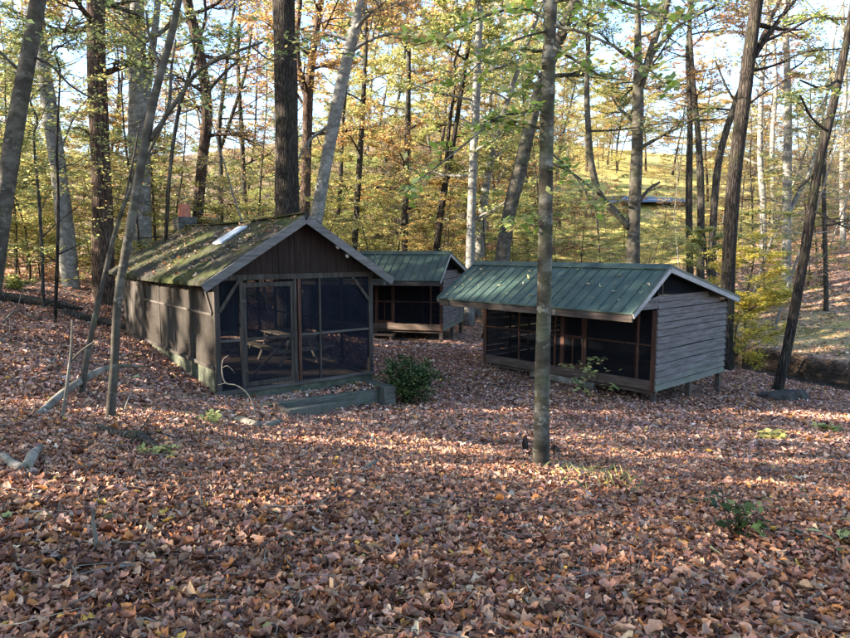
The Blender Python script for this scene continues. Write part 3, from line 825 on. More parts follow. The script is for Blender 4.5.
# ------------------------------------------------------------------ open-fronted huts
def hut(label, O, yaw, L, D, ground_at):
    root = thing('sleeping_hut', label, 'cabin', O, yaw)
    def part(name, mat, fn, parent=None, **k):
        b = MB(); fn(b); return b.build(name, M[mat], parent or root, **k)
    rz, fs, bs = 3.09, .61, .228
    y_e, y_b = -1.70, D + .12
    top = lambda y: rz + fs * (y + .03) if y < -.03 else rz - bs * (y + .03)
    xa, xb = -L - .3, .3
    def roof(b, ya, yb, nrm):
        b.hexa([(xa, ya, top(ya) - .03), (xb, ya, top(ya) - .03), (xb, yb, top(yb) - .03), (xa, yb, top(yb) - .03),
                (xa, ya, top(ya)), (xb, ya, top(ya)), (xb, yb, top(yb)), (xa, yb, top(yb))])
        n = int((xb - xa) / .3)
        for i in range(n + 1):
            x = xa + .02 + (xb - xa - .04) * i / n
            b.hexa([(x - .022, ya, top(ya) + .001), (x + .022, ya, top(ya) + .001), (x + .022, yb, top(yb) + .001), (x - .022, yb, top(yb) + .001),
                    (x - .010, ya, top(ya) + .03), (x + .010, ya, top(ya) + .03), (x + .010, yb, top(yb) + .03), (x - .010, yb, top(yb) + .03)])
    part('roof_slope', 'metal', lambda b: roof(b, y_e, -.032, 1))
    part('roof_slope', 'metal', lambda b: roof(b, -.028, y_b, 1))
    part('ridge_cap', 'metal', lambda b: (b.hexa([(xa - .01, -.2, top(-.2) + .03), (xb + .01, -.2, top(-.2) + .03), (xb + .01, -.031, rz + .034), (xa - .01, -.031, rz + .034), (xa - .01, -.2, top(-.2) + .045), (xb + .01, -.2, top(-.2) + .045), (xb + .01, -.031, rz + .052), (xa - .01, -.031, rz + .052)]),
              b.hexa([(xa - .01, -.029, rz + .034), (xb + .01, -.029, rz + .034), (xb + .01, .15, top(.15) + .03), (xa - .01, .15, top(.15) + .03), (xa - .01, -.029, rz + .052), (xb + .01, -.029, rz + .052), (xb + .01, .15, top(.15) + .045), (xa - .01, .15, top(.15) + .045)])))
    for x in (xb, xa - .022):
        part('edge_trim', 'metal', lambda b: (b.bar((x + .011, y_e, top(y_e) - .005), (x + .011, -.034, rz - .005), .02, .07), b.bar((x + .011, -.026, rz - .005), (x + .011, y_b, top(y_b) - .005), .02, .07)))
        part('rake_board', 'rake_pale', lambda b: b.bar((x + .008, y_e + .03, top(y_e + .03) - .095), (x + .008, -.04, top(-.04) - .095), .03, .11))
        part('rake_board', 'rake_pale', lambda b: b.bar((x + .008, -.02, top(-.02) - .095), (x + .008, y_b - .03, top(y_b - .03) - .095), .03, .11))
    part('eave_beam', 'eave', lambda b: b.box(xa + .03, xb - .03, y_e + .04, y_e + .1, top(y_e) - .21, top(y_e) - .035), bevel=.006)
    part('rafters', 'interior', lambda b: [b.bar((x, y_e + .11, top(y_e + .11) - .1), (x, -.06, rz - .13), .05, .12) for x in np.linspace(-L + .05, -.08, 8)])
    part('eave_tab', 'rake', lambda b: b.box(-L * .33, -L * .33 + .09, y_e + .025, y_e + .038, top(y_e) - .19, top(y_e) - .05))
    # gable walls of lap boards
    under = lambda y: top(y) - .075
    def lap(b, x, s, ztop):
        z = 0; h = .17; rr = np.random.default_rng(5)
        while z < ztop - .01:
            z1 = min(z + h, ztop); yb_ = D
            if z1 > under(D): yb_ = min(D, (rz - .075 - z1) / bs - .03)
            o0, o1 = s * (.04 + .005 * rr.normal()), s * .004; sag = rr.normal() * .008
            if yb_ > .2:
                ym = D * .5
                for ya, yc, da, dc in ((0, min(ym, yb_), 0, sag), (ym + .001, yb_, sag, 0)):
                    if yc > ya: b.hexa([(x - s * .02, ya, z + da), (x + o0, ya, z + da), (x + o0, yc, z + dc), (x - s * .02, yc, z + dc), (x - s * .02, ya, z1 + da - .02), (x + o1, ya, z1 + da - .02), (x + o1, yc, z1 + dc - .02), (x - s * .02, yc, z1 + dc - .02)])
            z = z1
    part('side_wall', 'siding', lambda b: lap(b, 0, 1, 2.38))
    part('side_wall', 'siding', lambda b: lap(b, -L, -1, 2.38))
    for x, s in ((0, 1), (-L, -1)):
        part('gable_screen', 'screen_dark', lambda b: b.quadface([(x - s * .01, .0, 2.38), (x - s * .01, 2.75, 2.38), (x - s * .01, .0, under(0))][::s]))
        part('gable_post', 'wood_grey', lambda b: b.box(x - .03, x + .02, .16, .21, 2.383, under(.2)))
        part('cheek_board', 'siding', lambda b: (lambda a: b.hexa(a))([(x - .015, -1.56, 2.06), (x + .015, -1.56, 2.06), (x + .015, -.002, 2.06), (x - .015, -.002, 2.06), (x - .015, -1.5, under(-1.5)), (x + .015, -1.5, under(-1.5)), (x + .015, -.002, 2.36), (x - .015, -.002, 2.36)]))
        part('corner_board', 'wood_grey', lambda b: b.box(x - .03 if s < 0 else x - .06, x + .06 if s < 0 else x + .034, D + .002, D + .03, -.02, under(D)))
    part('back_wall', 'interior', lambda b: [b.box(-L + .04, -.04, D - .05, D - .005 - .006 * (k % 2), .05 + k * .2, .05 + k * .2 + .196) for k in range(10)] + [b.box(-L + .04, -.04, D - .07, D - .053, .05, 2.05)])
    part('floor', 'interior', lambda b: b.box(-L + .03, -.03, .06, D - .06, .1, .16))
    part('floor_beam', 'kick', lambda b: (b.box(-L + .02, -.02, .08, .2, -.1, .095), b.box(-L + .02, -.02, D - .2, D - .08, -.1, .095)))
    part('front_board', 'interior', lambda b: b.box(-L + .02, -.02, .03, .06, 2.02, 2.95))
    part('kickboard', 'kick', lambda b: b.box(-L + .07, -.07, -.01, .03, .0, .25), bevel=.004)
    for x in (-L, -.13): part('corner_post', 'redwood', lambda b: b.box(x + .004, x + .126, -.02, .058, -.03 , 2.0), bevel=.005)
    xs = [-L + .1, -4.29, -3.0, -2.79, -2.02, -.49, -.1]
    for x in xs[1:-1]: part('mullion', 'redwood', lambda b: b.box(x - .03, x + .03, -.012, .04, .252, 2.02), bevel=.004)
    for k, (x0, x1) in enumerate(zip(xs, xs[1:])):
        if k == 3: continue
        part('rail', 'redwood', lambda b: b.box(x0 + .031, x1 - .031, -.008, .035, 1.11, 1.15))
        part('screen', 'screen_dark', lambda b: b.quadface([(x0, .015, .25), (x1, .015, .25), (x1, .015, 2.02), (x0, .015, 2.02)]))
    dr = part('screen_door', 'redwood', lambda b: (b.box(-2.755, -2.69, -.02, .02, .26, 2.0), b.box(-2.12, -2.055, -.02, .02, .26, 2.0), b.box(-2.688, -2.122, -.019, .018, 1.09, 1.16), b.box(-2.688, -2.122, -.019, .018, 1.93, 2.0), b.box(-2.688, -2.122, -.019, .018, .26, .36), b.box(-2.42, -2.39, -.015, .015, .362, 1.088)))
    part('door_screen', 'screen_dark', lambda b: b.quadface([(-2.7, .0, .3), (-2.1, .0, .3), (-2.1, .0, 1.95), (-2.7, .0, 1.95)]), dr)
    part('door_handle', 'iron', lambda b: b.box(-2.11, -2.07, -.05, -.022, 1.0, 1.1), dr)
    Mx = Matrix.Translation(O) @ Matrix.Rotation(yaw, 4, 'Z')
    for x in (-.075, -L * .5, -L + .075):
        for y in (.09, D * .5, D - .14):
            p = Mx @ Vector((x, y, 0)); zb = Z(p.x, p.y) - O.z - .12
            part('stilt', 'wood_grey' if x > -.1 and y < .2 else 'kick', lambda b: b.box(x - .065, x + .065, y - .065, y + .065, zb, -.102 if y != D * .5 else .098), bevel=.006)
    # bunks inside
    for x0, x1 in ((-L + .25, -L + 1.05), (-1.1, -.3)):
        bk = part('bunk', 'interior', lambda b: (b.box(x0, x1, .9, 2.9, .52, .6), b.box(x0, x1, .9, 2.9, 1.42, 1.5)))
        for (px_, py_) in ((x0 + .03, .93), (x1 - .03, .93), (x0 + .03, 2.87), (x1 - .03, 2.87)): part('bunk_post', 'redwood', lambda b: b.box(px_ - .03, px_ + .03, py_ - .029, py_ + .029, .162, 1.7), bk)
    return root, Mx


h3, M3 = hut('nearer stilted hut with green metal roof and weathered grey lap-board end wall', Vector((5.655, 15.264, -1.85)), R(-47.8), 5.7, 3.98, Z)
h2, M2 = hut('farther open-fronted hut with green metal roof half hidden behind the screened cabin', Vector((.70, 24.7, -1.55)), R(-15), 5.7, 3.98, Z)
t = thing('hut_step', 'low wooden step under the door of the farther hut', 'step', M2 @ Vector((-2.6, -.35, 0)), R(-15))
pz = Z(*(M2 @ Vector((-2.6, -.35, 0)))[:2]) + 1.55
b = MB(); b.box(-.7, .7, -.22, .22, -.2, -.14); b.build('tread', M['kick'], t)
for x in (-.6, .6): b = MB(); b.box(x - .04, x + .04, -.2, .2, pz - .05, -.202); b.build('leg', M['kick'], t)
a_, b_ = on(532, 379), on(594, 391)
lying('step_log', 'bare grey log lying below the door of the nearer hut', 'log', [a_ + Vector((0, 0, .12)), a_.lerp(b_, .5) + Vector((0, 0, .13)), b_ + Vector((0, 0, .12))], [.12, .11, .1], 'dead')


# ------------------------------------------------------------------ trees one can tell apart
PT = photo_tree
PT('beech_tree', 'smooth grey beech leaning right at the left edge of the photo', 'tree', [[(-10, 300, 22), (0, 225, 20), (15, 130, 18), (38, 0, 16)]], 13, 16, M['beech'], 'green', .12, .6, 14, 5, 21, limbs=[[(30, 55, 4), (52, 66, 3), (70, 85, 2.5), (95, 100, 2)], [(24, 75, 4), (0, 52, 3), (-20, 30, 2)]], limb_leaf=4)
PT('beech_tree', 'pale curved beech trunk between the leaning beech and the reddish trunk', 'tree', [[(71, 285, 20), (62, 200, 18), (50, 110, 16), (40, 40, 14), (36, 0, 13)]], 24, 20, M['pale'], 'orange', .16, .5, 12, 7, 22, limbs=[[(45, 60, 4), (55, 47, 3), (62, 46, 2)], [(57, 160, 3), (75, 115, 2), (95, 90, 2)]])
PT('oak_tree', 'straight reddish brown ridged trunk left of the screened cabin', 'tree', [[(104, 290, 25), (102, 200, 22), (98, 100, 20), (96, 0, 19)]], 22, 20, M['brown'], 'green', .15, .45, 12, 7, 23, limbs=[[(98, 150, 3), (85, 130, 2), (70, 128, 1.5)], [(97, 60, 3), (115, 50, 2), (130, 55, 1.5)]])
PT('beech_tree', 'big pale beech dividing into three stems behind the cabin roof', 'tree', [[(141, 270, 25), (140, 200, 24), (139, 120, 23), (138, 60, 18), (137, 0, 15)], [(139, 115, 14), (133, 60, 12), (126, 0, 11)], [(142, 130, 10), (150, 70, 8), (157, 10, 7)]], 25, 22, M['pale'], 'green', .16, .55, 12, 4, 24)
PT('young_beech', 'slim dark foreground sapling crossing the corner of the screened cabin', 'tree', [[(110, 427, 12), (112, 395, 10.5), (114, 370, 10), (118, 300, 9.5), (128, 240, 10), (140, 170, 10), (155, 95, 9), (170, 40, 8), (179, 0, 7)]], 7.6, 6.5, M['beech'], 'green', .09, .8, 8, 4, 25, flare=.2,
   limbs=[[(150, 140, 6), (165, 118, 5), (180, 96, 4.5), (200, 70, 4), (233, 53, 3), (263, 42, 2.5)], [(163, 70, 4), (150, 40, 3), (146, 10, 2.5)], [(250, 45, 2), (270, 60, 1.6), (284, 55, 1.2)], [(180, 96, 2.5), (172, 150, 2), (168, 200, 1.5)]], limb_leaf=1, sides=10)
PT('young_beech', 'bent thin sapling leaning into the slim dark one left of the cabin', 'tree', [[(83, 384, 7), (88, 350, 6.5), (96, 312, 6), (106, 270, 5.5), (113, 240, 5), (124, 205, 4.5), (136, 178, 4), (150, 150, 3.5)]], 9.2, 4.6, M['beech'], 'green', .09, .85, 4, 3, 26, flare=.2, limbs=[[(124, 205, 3), (135, 150, 2.2), (140, 120, 1.6)]], limb_leaf=1)
PT('oak_tree', 'slender dark trunk rising behind the cabin chimney', 'tree', [[(196, 240, 12), (202, 165, 12), (207, 110, 12), (200, 55, 12), (187, 0, 11)]], 27, 19, M['brown'], 'orange', .17, .3, 12, 2, 27, limbs=[[(205, 95, 4), (225, 72, 3), (245, 55, 2)], [(206, 120, 3), (190, 98, 2), (176, 92, 1.5)]])
PT('young_tree', 'thin dark leaning stem just left of the chimney', 'tree', [[(166, 235, 4.5), (170, 170, 4.2), (178, 115, 4), (192, 65, 3.6), (205, 20, 3)]], 19, 10, M['dark'], 'lime', .13, .35, 12, 2, 28, sides=7)
PT('oak_tree', 'massive straight dark ridged trunk above the cabin peak', 'tree', [[(288, 245, 28), (287, 150, 26), (285, 60, 25), (284, 0, 24)]], 22, 22, M['dark'], 'orange', .16, .6, 12, 7, 29, flare=.2)
PT('oak_tree', 'brown forked trunk right beside the massive dark trunk', 'tree', [[(304, 245, 12), (307, 150, 11), (308, 95, 11), (314, 45, 8), (321, 0, 7)], [(308, 100, 8), (300, 75, 7), (297, 40, 6), (300, 0, 5)]], 30, 20, M['brown'], 'deep', .18, .3, 16, 7, 30)
PT('beech_tree', 'pale smooth trunk leaning right above the cabin roof', 'tree', [[(312, 245, 15), (325, 170, 14), (338, 100, 14), (352, 40, 13), (362, 0, 12)]], 25, 21, M['pale'], 'deep', .16, .45, 14, 7, 31, limbs=[[(330, 125, 4), (310, 140, 3), (295, 165, 2.5), (292, 190, 1.5)], [(355, 30, 5), (372, 10, 4), (385, -8, 3)]])
PT('birch_tree', 'pale mottled trunk beside the far hut gable', 'tree', [[(470, 275, 11), (472, 200, 10), (476, 100, 9), (480, 0, 7)]], 31, 18, M['pale'], 'lime', .19, .25, 18, 8, 32)
PT('birch_tree', 'pale slanting stem branching right beside the mottled trunk', 'tree', [[(478, 272, 11), (484, 200, 10), (493, 150, 8), (508, 100, 6), (525, 50, 5), (540, 10, 4)]], 34, 15, M['pale'], 'lime', .19, .3, 14, 7, 33)
PT('oak_tree', 'grey trunk leaning right behind the ridge between the two huts', 'tree', [[(499, 285, 18), (508, 220, 16), (522, 160, 16), (535, 105, 14), (555, 50, 13), (575, 0, 11)]], 27, 19, M['beech'], 'green', .16, .5, 12, 6, 34)
PT('young_beech', 'tall slim foreground beech standing in the middle of the clearing', 'tree', [[(541, 470, 23), (541, 450, 20), (542, 400, 18.5), (543, 340, 17.5), (545, 250, 16.5), (547, 120, 16), (549, 50, 15), (551, 0, 14)]], 7.1, 9.5, M['lichen'], 'fresh', .1, .8, 8, 6, 35, flare=.75, wob=.05,
   limbs=[[(546, 108, 4), (525, 112, 3.4), (497, 118, 3, 6.8), (470, 140, 2.4, 6.5), (430, 172, 2, 6.2), (398, 193, 1.4, 6)], [(546, 130, 3.5), (525, 124, 2.8), (504, 120, 2, 6.9), (480, 125, 1.5, 6.6)], [(541, 77, 5), (533, 70, 4.5), (530, 80, 3), (529, 86, 1.5)], [(549, 45, 4), (575, 60, 3, 6.8), (600, 75, 2, 6.5), (625, 80, 1.4, 6.3)], [(550, 20, 4), (520, 8, 3), (480, 18, 2, 6.6), (440, 38, 1.5, 6.3), (415, 45, 1, 6.2)], [(543, 232, 2.5), (532, 225, 1.8), (522, 218, 1.2)], [(547, 150, 3), (565, 165, 2), (585, 190, 1.5, 6.9), (592, 215, 1, 6.8)], [(550, 25, 4), (590, 35, 3, 6.7), (640, 62, 2, 6.4), (672, 92, 1.2, 6.2)], [(551, 2, 4), (600, -4, 3, 6.6), (650, 12, 2, 6.2), (690, 26, 1.2, 6)], [(550, 30, 3), (515, 40, 2.4, 6.8), (480, 62, 1.6, 6.6), (455, 90, 1, 6.4)]], limb_leaf=17)
PT('maple_tree', 'grey forked tree behind the nearer hut roof with a curved side stem', 'tree', [[(632, 285, 17), (634, 222, 14), (637, 150, 13), (638, 100, 12), (638, 50, 8), (637, 0, 6)], [(640, 88, 9), (648, 62, 9), (656, 35, 8), (668, 0, 7)], [(630, 228, 8), (615, 212, 8), (600, 195, 8), (591, 160, 7), (587, 100, 6), (588, 50, 5), (590, 0, 4)]], 26, 19, M['beech'], 'green', .17, .35, 14, 2.6, 36,
   limbs=[[(646, 62, 5), (662, 42, 5), (680, 25, 4), (718, 4, 3)], [(637, 205, 5), (648, 190, 4), (660, 182, 3)], [(600, 195, 3), (575, 175, 2.5, 24), (545, 160, 2, 22)]])
PT('oak_tree', 'dark slightly leaning trunk rising at the right end of the nearer hut', 'tree', [[(724, 382, 18), (727, 300, 15.5), (730, 240, 15), (735, 170, 15), (745, 90, 14.5), (757, 0, 13)]], 21.5, 18, M['dark'], 'rust', .13, .6, 12, 2.5, 37, limbs=[[(752, 60, 7), (768, 35, 6), (782, 16, 5), (795, 0, 4)], [(757, 45, 3.5), (790, 30, 3), (820, 15, 2), (840, 25, 1.5)], [(748, 72, 3.5), (775, 65, 3), (805, 52, 2), (850, 48, 1.5)], [(742, 110, 3), (728, 90, 2.5), (715, 60, 2)]], limb_leaf=3)
PT('young_tree', 'leaning dark trunk growing beside the flat stump at right', 'tree', [[(777, 397, 13), (781, 375, 11.5), (788, 345, 11), (800, 280, 10.5), (809, 225, 10.5), (820, 160, 9.5), (833, 105, 9), (845, 50, 8), (853, 5, 7)]], 17.9, 14, M['dark'], 'fresh', .15, .65, 10, 4, 38, limbs=[[(818, 170, 3), (806, 182, 2.5), (796, 190, 2)], [(826, 130, 3), (812, 118, 2.5, 16), (800, 95, 2, 14.5)], [(838, 80, 3), (822, 88, 2.5, 16), (800, 80, 2, 15)], [(812, 210, 2.5), (835, 222, 2, 17), (860, 235, 1.5, 16)]], limb_leaf=6)
for k, (lab, st, Y) in enumerate((
        ('left stem of the tight trio of dark trunks behind the nearer hut', [(690, 285, 8), (689, 200, 7.5), (690, 120, 6), (688, 50, 5), (692, 0, 4)], 31),
        ('middle stem of the tight trio of dark trunks behind the nearer hut', [(700, 290, 9), (701, 200, 8), (699, 150, 7), (694, 90, 5), (690, 30, 4)], 30),
        ('right stem of the tight trio of dark trunks leaning right at its top', [(711, 290, 10), (714, 210, 8), (720, 155, 7.5), (733, 110, 7), (752, 60, 5), (775, 10, 4)], 29))):
    PT('oak_tree', lab, 'tree', [st], Y, 15, M['grey'], 'rust', .16, .4, 14, 3.2, 40 + k)
PT('poplar_tree', 'pale straight trunk on the leafy slope right of the dark leaning oak', 'tree', [[(786, 285, 10), (787, 200, 9.5), (788, 110, 8), (786, 40, 6), (785, 0, 5)], [(788, 215, 5), (800, 190, 5), (812, 165, 4), (822, 120, 3)]], 33, 18, M['pale'], 'yellow', .19, .35, 14, 2.5, 44)
PT('poplar_tree', 'pale thin trunk far up the slope left of the straight pale one', 'tree', [[(763, 247, 8), (763, 200, 7), (760, 150, 6), (762, 80, 5), (768, 20, 4)]], 47, 20, M['pale'], 'yellow', .22, .3, 14, 3, 45)
PT('young_tree', 'thin grey sapling on the slope at the far right', 'tree', [[(826, 290, 5), (825, 240, 5), (824, 180, 4), (828, 120, 3)]], 30, 11, M['grey'], 'green', .16, .3, 12, 5, 46)
PT('poplar_tree', 'slim pale tree on the skyline between the dark oak and the leaning trunk', 'tree', [[(775, 235, 5), (772, 150, 5), (776, 80, 4), (770, 10, 3)]], 52, 22, M['pale'], 'yellow', .22, .5, 14, 2, 47)
PT('poplar_tree', 'slim pale tree at the right edge high on the slope', 'tree', [[(843, 240, 6), (842, 160, 5), (846, 80, 4), (843, 10, 3)]], 44, 20, M['pale'], 'orange', .2, .3, 14, 2.5, 48)
PT('maple_tree', 'pale narrow trunk rising behind the left half of the far hut roof', 'tree', [[(404, 262, 8), (406, 190, 7), (408, 110, 6), (409, 40, 4)]], 36, 17, M['grey'], 'deep', .2, .25, 18, 8, 49)
PT('oak_tree', 'dark slanting double trunk behind the right half of the far hut roof', 'tree', [[(435, 262, 8), (443, 200, 7), (452, 150, 6), (460, 100, 5), (468, 50, 4)], [(437, 225, 5), (445, 175, 4.5), (449, 130, 4), (455, 80, 3)]], 33, 15, M['dark'], 'lime', .2, .4, 14, 7, 50)
PT('maple_tree', 'grey narrow trunk behind the cabin rake and far hut roof', 'tree', [[(354, 255, 7), (358, 190, 7), (362, 120, 6), (366, 50, 4)]], 35, 17, M['grey'], 'yellow', .2, .25, 16, 8, 51)
PT('maple_tree', 'slim grey trunk between the leaning beech and the far hut', 'tree', [[(335, 250, 5), (340, 190, 5), (343, 120, 4), (350, 60, 3)]], 38, 15, M['grey'], 'deep', .2, .25, 14, 8, 52)
PT('maple_tree', 'dark thin trunk between the chimney and the massive trunk', 'tree', [[(247, 235, 6), (244, 180, 5), (241, 120, 5), (238, 60, 4), (240, 10, 3)]], 40, 17, M['dark'], 'rust', .2, .3, 14, 2, 53)
PT('maple_tree', 'thin forked tree left of the massive dark trunk', 'tree', [[(221, 235, 6), (221, 170, 5), (219, 130, 5), (225, 80, 4), (232, 20, 3)], [(220, 150, 4), (232, 115, 4), (246, 70, 3), (252, 25, 2.5)]], 34, 15, M['grey'], 'rust', .18, .4, 14, 1.5, 54)
PT('young_beech', 'thin leafy sapling with pale yellow leaves before the pale curved trunk', 'tree', [[(55, 320, 4.2), (57, 270, 4), (58, 200, 3.6), (57, 140, 3), (60, 80, 2)]], 16.5, 7, M['dark'], 'pale', .12, .4, 10, 3, 55, sides=7, limbs=[[(57, 255, 2), (72, 248, 1.6), (84, 242, 1)], [(57, 262, 2), (45, 255, 1.6), (32, 258, 1)]], limb_leaf=9)
PT('young_beech', 'thin sapling standing among fallen logs at the far left', 'tree', [[(43, 293, 4), (42, 250, 4), (39, 200, 3.4), (34, 140, 2.6)]], 19, 6.5, M['grey'], 'yellow', .13, .3, 10, 5, 56, sides=7)
PT('young_beech', 'young beech with flat yellow sprays between the hut end and the creek', 'tree', [[(745, 325, 3), (746, 300, 2.6), (752, 270, 2.2), (756, 245, 1.6)]], 23, .8, M['grey'], 'gold', .13, .15, 18, 7, 57, llen=(1.3, 2.5), tilt=.25, sides=6)
PT('young_beech', 'low yellow sapling overhanging the creek bank by the hut', 'tree', [[(734, 345, 2.6), (738, 322, 2.2), (752, 308, 1.8), (770, 300, 1.4)]], 22.3, -.4, M['grey'], 'gold', .12, .1, 16, 7, 58, llen=(.9, 1.8), tilt=.25, sides=6)
PT('young_beech', 'small yellow beech between dark trunks above the hut gable', 'tree', [[(708, 280, 3), (706, 255, 2.6), (704, 230, 2)]], 27, 2.4, M['grey'], 'lime', .14, .1, 16, 7, 59, llen=(1.0, 2.0), tilt=.3, sides=6)

# ------------------------------------------------------------------ woods behind: copies of a few kinds of tree
tall = [(proto('tall', 100 + i, p, M[m], .5), d) for i, (p, m, d) in enumerate((('yellow', 'grey', 'yellow-leaved'), ('orange', 'brown', 'orange-leaved'), ('green', 'grey', 'green-leaved'), ('rust', 'dark', 'rust-leaved'), ('lime', 'pale', 'lime-leaved')))]
young = [(proto('young', 200 + i, p, M['grey'], .3), d) for i, (p, d) in enumerate((('yellow', 'yellow'), ('orange', 'orange'), ('lime', 'yellow-green'), ('green', 'green'), ('rust', 'rusty'), ('yellow', 'golden')))]
pole = [(proto('pole', 300, 'rust', M['grey'], .4), 'grey'), (proto('pole', 301, 'orange', M['pale'], .4), 'pale')]
wr = np.random.default_rng(77)
placed = []


def zone(px):
    return ('beyond the far left logs' if px < 135 else 'behind the screened cabin roof' if px < 330 else 'behind the far hut' if px < 520 else 'behind the nearer hut roof' if px < 700 else 'up the slope across the creek')


def scatter(kind, n, pxr, yr, pals, s=(.8, 1.2), gap=2.0):
    k = 0; tries = 0
    while k < n and tries < n * 30:
        tries += 1
        px = wr.uniform(*pxr); y = yr[0] + (yr[1] - yr[0]) * wr.uniform() ** 1.2
        x = (px - CX) / FPX * y
        if any((x - a) ** 2 + (y - b) ** 2 < gap * gap for a, b in placed): continue
        if abs(float(creek_sd(np.array([x]), np.array([y]))[0])) < 1.2: continue
        placed.append((x, y)); k += 1
        pr, d = ({'tall': tall, 'young': young, 'pole': pole}[kind])[pals[int(wr.integers(len(pals)))]]
        zn = zone(px)
        lab = f'{d} { {"tall": "tall forest tree", "young": "small understory tree", "pole": "thin nearly bare pole-like tree"}[kind] } in the woods {zn}'
        place_proto(pr, {'tall': 'forest_tree', 'young': 'understory_tree', 'pole': 'bare_tree'}[kind], lab, 'tree', x, y, wr.uniform(0, 6.28), wr.uniform(*s), f'{d} { {"tall": "tall", "young": "understory", "pole": "thin bare"}[kind] } trees {zn}')


scatter('young', 26, (-60, 135), (25, 44), (0, 0, 1, 2, 5, 3))
scatter('young', 13, (135, 320), (27, 46), (2, 0, 3, 5, 4), (.6, .9))
scatter('young', 26, (320, 545), (31, 50), (0, 2, 2, 1, 3, 5))
scatter('young', 6, (545, 700), (36, 46), (2, 3, 0), (.5, .8), 3)
scatter('young', 12, (745, 930), (30, 60), (0, 2, 5, 1), (.6, 1.0), 3)
scatter('tall', 12, (-80, 135), (34, 75), (0, 1, 2, 0), gap=3.5)
scatter('tall', 5, (135, 320), (40, 85), (2, 3, 0, 4), gap=4)
scatter('tall', 20, (320, 560), (38, 85), (0, 1, 4, 2, 1), gap=4)
scatter('tall', 8, (555, 705), (95, 135), (0, 1, 4, 3), gap=4)
scatter('young', 10, (555, 720), (42, 75), (3, 4, 1), (.5, .9), 3)
scatter('young', 18, (110, 330), (44, 84), (3, 1, 2, 0, 2), (.9, 1.3), 2.5)
scatter('young', 18, (320, 540), (50, 85), (4, 1, 5), (1, 1.6), 2.5)
scatter('pole', 16, (-50, 330), (24, 60), (0, 1), (.8, 1.3), 1.5)
scatter('pole', 14, (330, 560), (31, 60), (0, 1), (.8, 1.3), 1.5)
scatter('pole', 7, (560, 720), (40, 60), (0, 1), (.7, 1.1), 2)
scatter('pole', 20, (740, 920), (27, 70), (0, 1), (.8, 1.4), 1.5)
scatter('young', 26, (715, 930), (55, 105), (0, 0, 5, 1, 2), (1.0, 1.7), 3)
scatter('young', 14, (560, 720), (95, 125), (0, 5, 1, 4), (1.5, 2.3), 3)
scatter('tall', 8, (700, 950), (46, 95), (0, 1, 4, 3), gap=4)


# ------------------------------------------------------------------ plants
def shrub(name, label, cat, p, h, w, n, pal, size, seed, tilt=.8, nst=14, mat='dark'):
    rng = np.random.default_rng(seed); root = thing(name, label, cat, p); B = MB(); L = []
    for i in range(nst):
        az = rng.uniform(0, 6.28); d = Vector((math.cos(az) * rng.uniform(.2, 1) * w / h, math.sin(az) * rng.uniform(.2, 1) * w / h, 1))
        limb(B, L, Vector((rng.normal(0, .05), rng.normal(0, .05), -.05)), d, h * rng.uniform(.75, 1.1), .012, 2, rng, n, .0, .8, .5, (4, 6), .003)
    B.build('stems', M[mat], root); foliage('leaves', L, size, PAL[pal], root, rng, tilt)
    return root


p = on(406, 404); shrub('evergreen_shrub', 'rounded dark evergreen shrub beside the right end of the timber step', 'shrub', p, .95, .6, 7, 'dgreen', .07, 5, nst=22)
p = on(589, 401); shrub('young_plant', 'small yellow-green leafy plant in front of the nearer hut', 'plant', p, 1.0, .5, 1.1, 'lime', .15, 6, .35, 4)
p = on(738, 540); shrub('holly_plant', 'small dark glossy holly seedling in the right foreground', 'plant', p, .34, .1, 1.3, 'dgreen', .07, 7, .5, 3)
p = on(18, 290); shrub('fern_plant', 'low green fern by the logs at the left edge', 'plant', p, .5, .8, 4, 'green', .14, 8, .4, 8)
p = on(95, 270); shrub('young_plant', 'low pale leafy seedling near the reddish brown trunk base', 'plant', p, .8, .6, 2, 'pale', .12, 9, .4, 6)
p = on(160, 458); shrub('young_plant', 'low green seedling beside the mossy fallen branch at left', 'plant', p, .16, .22, 1.6, 'lime', .08, 10, .3, 4)
p = on(845, 552); shrub('young_plant', 'broad pale green leaves at the right edge of the foreground', 'plant', p, .16, .08, .35, 'pale', .11, 11, .25, 2)
p = on(770, 440); shrub('young_plant', 'low sprig with bright yellow leaves right of the nearer hut', 'plant', p, .18, .4, 1.0, 'yellow', .16, 12, .3, 4)
p = on(822, 432); shrub('young_plant', 'yellow-leaved sprig near the right edge below the stump', 'plant', p, .2, .35, 1.0, 'yellow', .15, 13, .3, 4)
p = on(822, 285); shrub('twiggy_shrub', 'bare twiggy bush on the slope at far right', 'shrub', p, 2.2, .9, .25, 'orange', .1, 14, .6, 9)
p = on(775, 282); shrub('twiggy_shrub', 'small orange-leaved bush behind the leaning trunk on the slope', 'shrub', p, 1.0, .7, 2.2, 'orange', .13, 15, .6, 7)
p = on(212, 426); shrub('young_plant', 'green and yellow seedling left of the timber step', 'plant', p, .2, .3, 1.5, 'lime', .10, 16, .3, 4)
p = on(600, 380); shrub('young_plant', 'pale green weed beside the log under the nearer hut', 'plant', p, .4, .4, 1.8, 'lime', .14, 17, .3, 4)
for (px_, py_, lab, sd_) in ((520, 352, 'thin green weed under the left end of the nearer hut', 18), (760, 262, 'green fern-like bush high on the slope behind the leaning trunk', 19)):
    shrub('young_plant', lab, 'plant', on(px_, py_), .5, .5, 1.8, 'lime', .13, sd_, .3, 4)
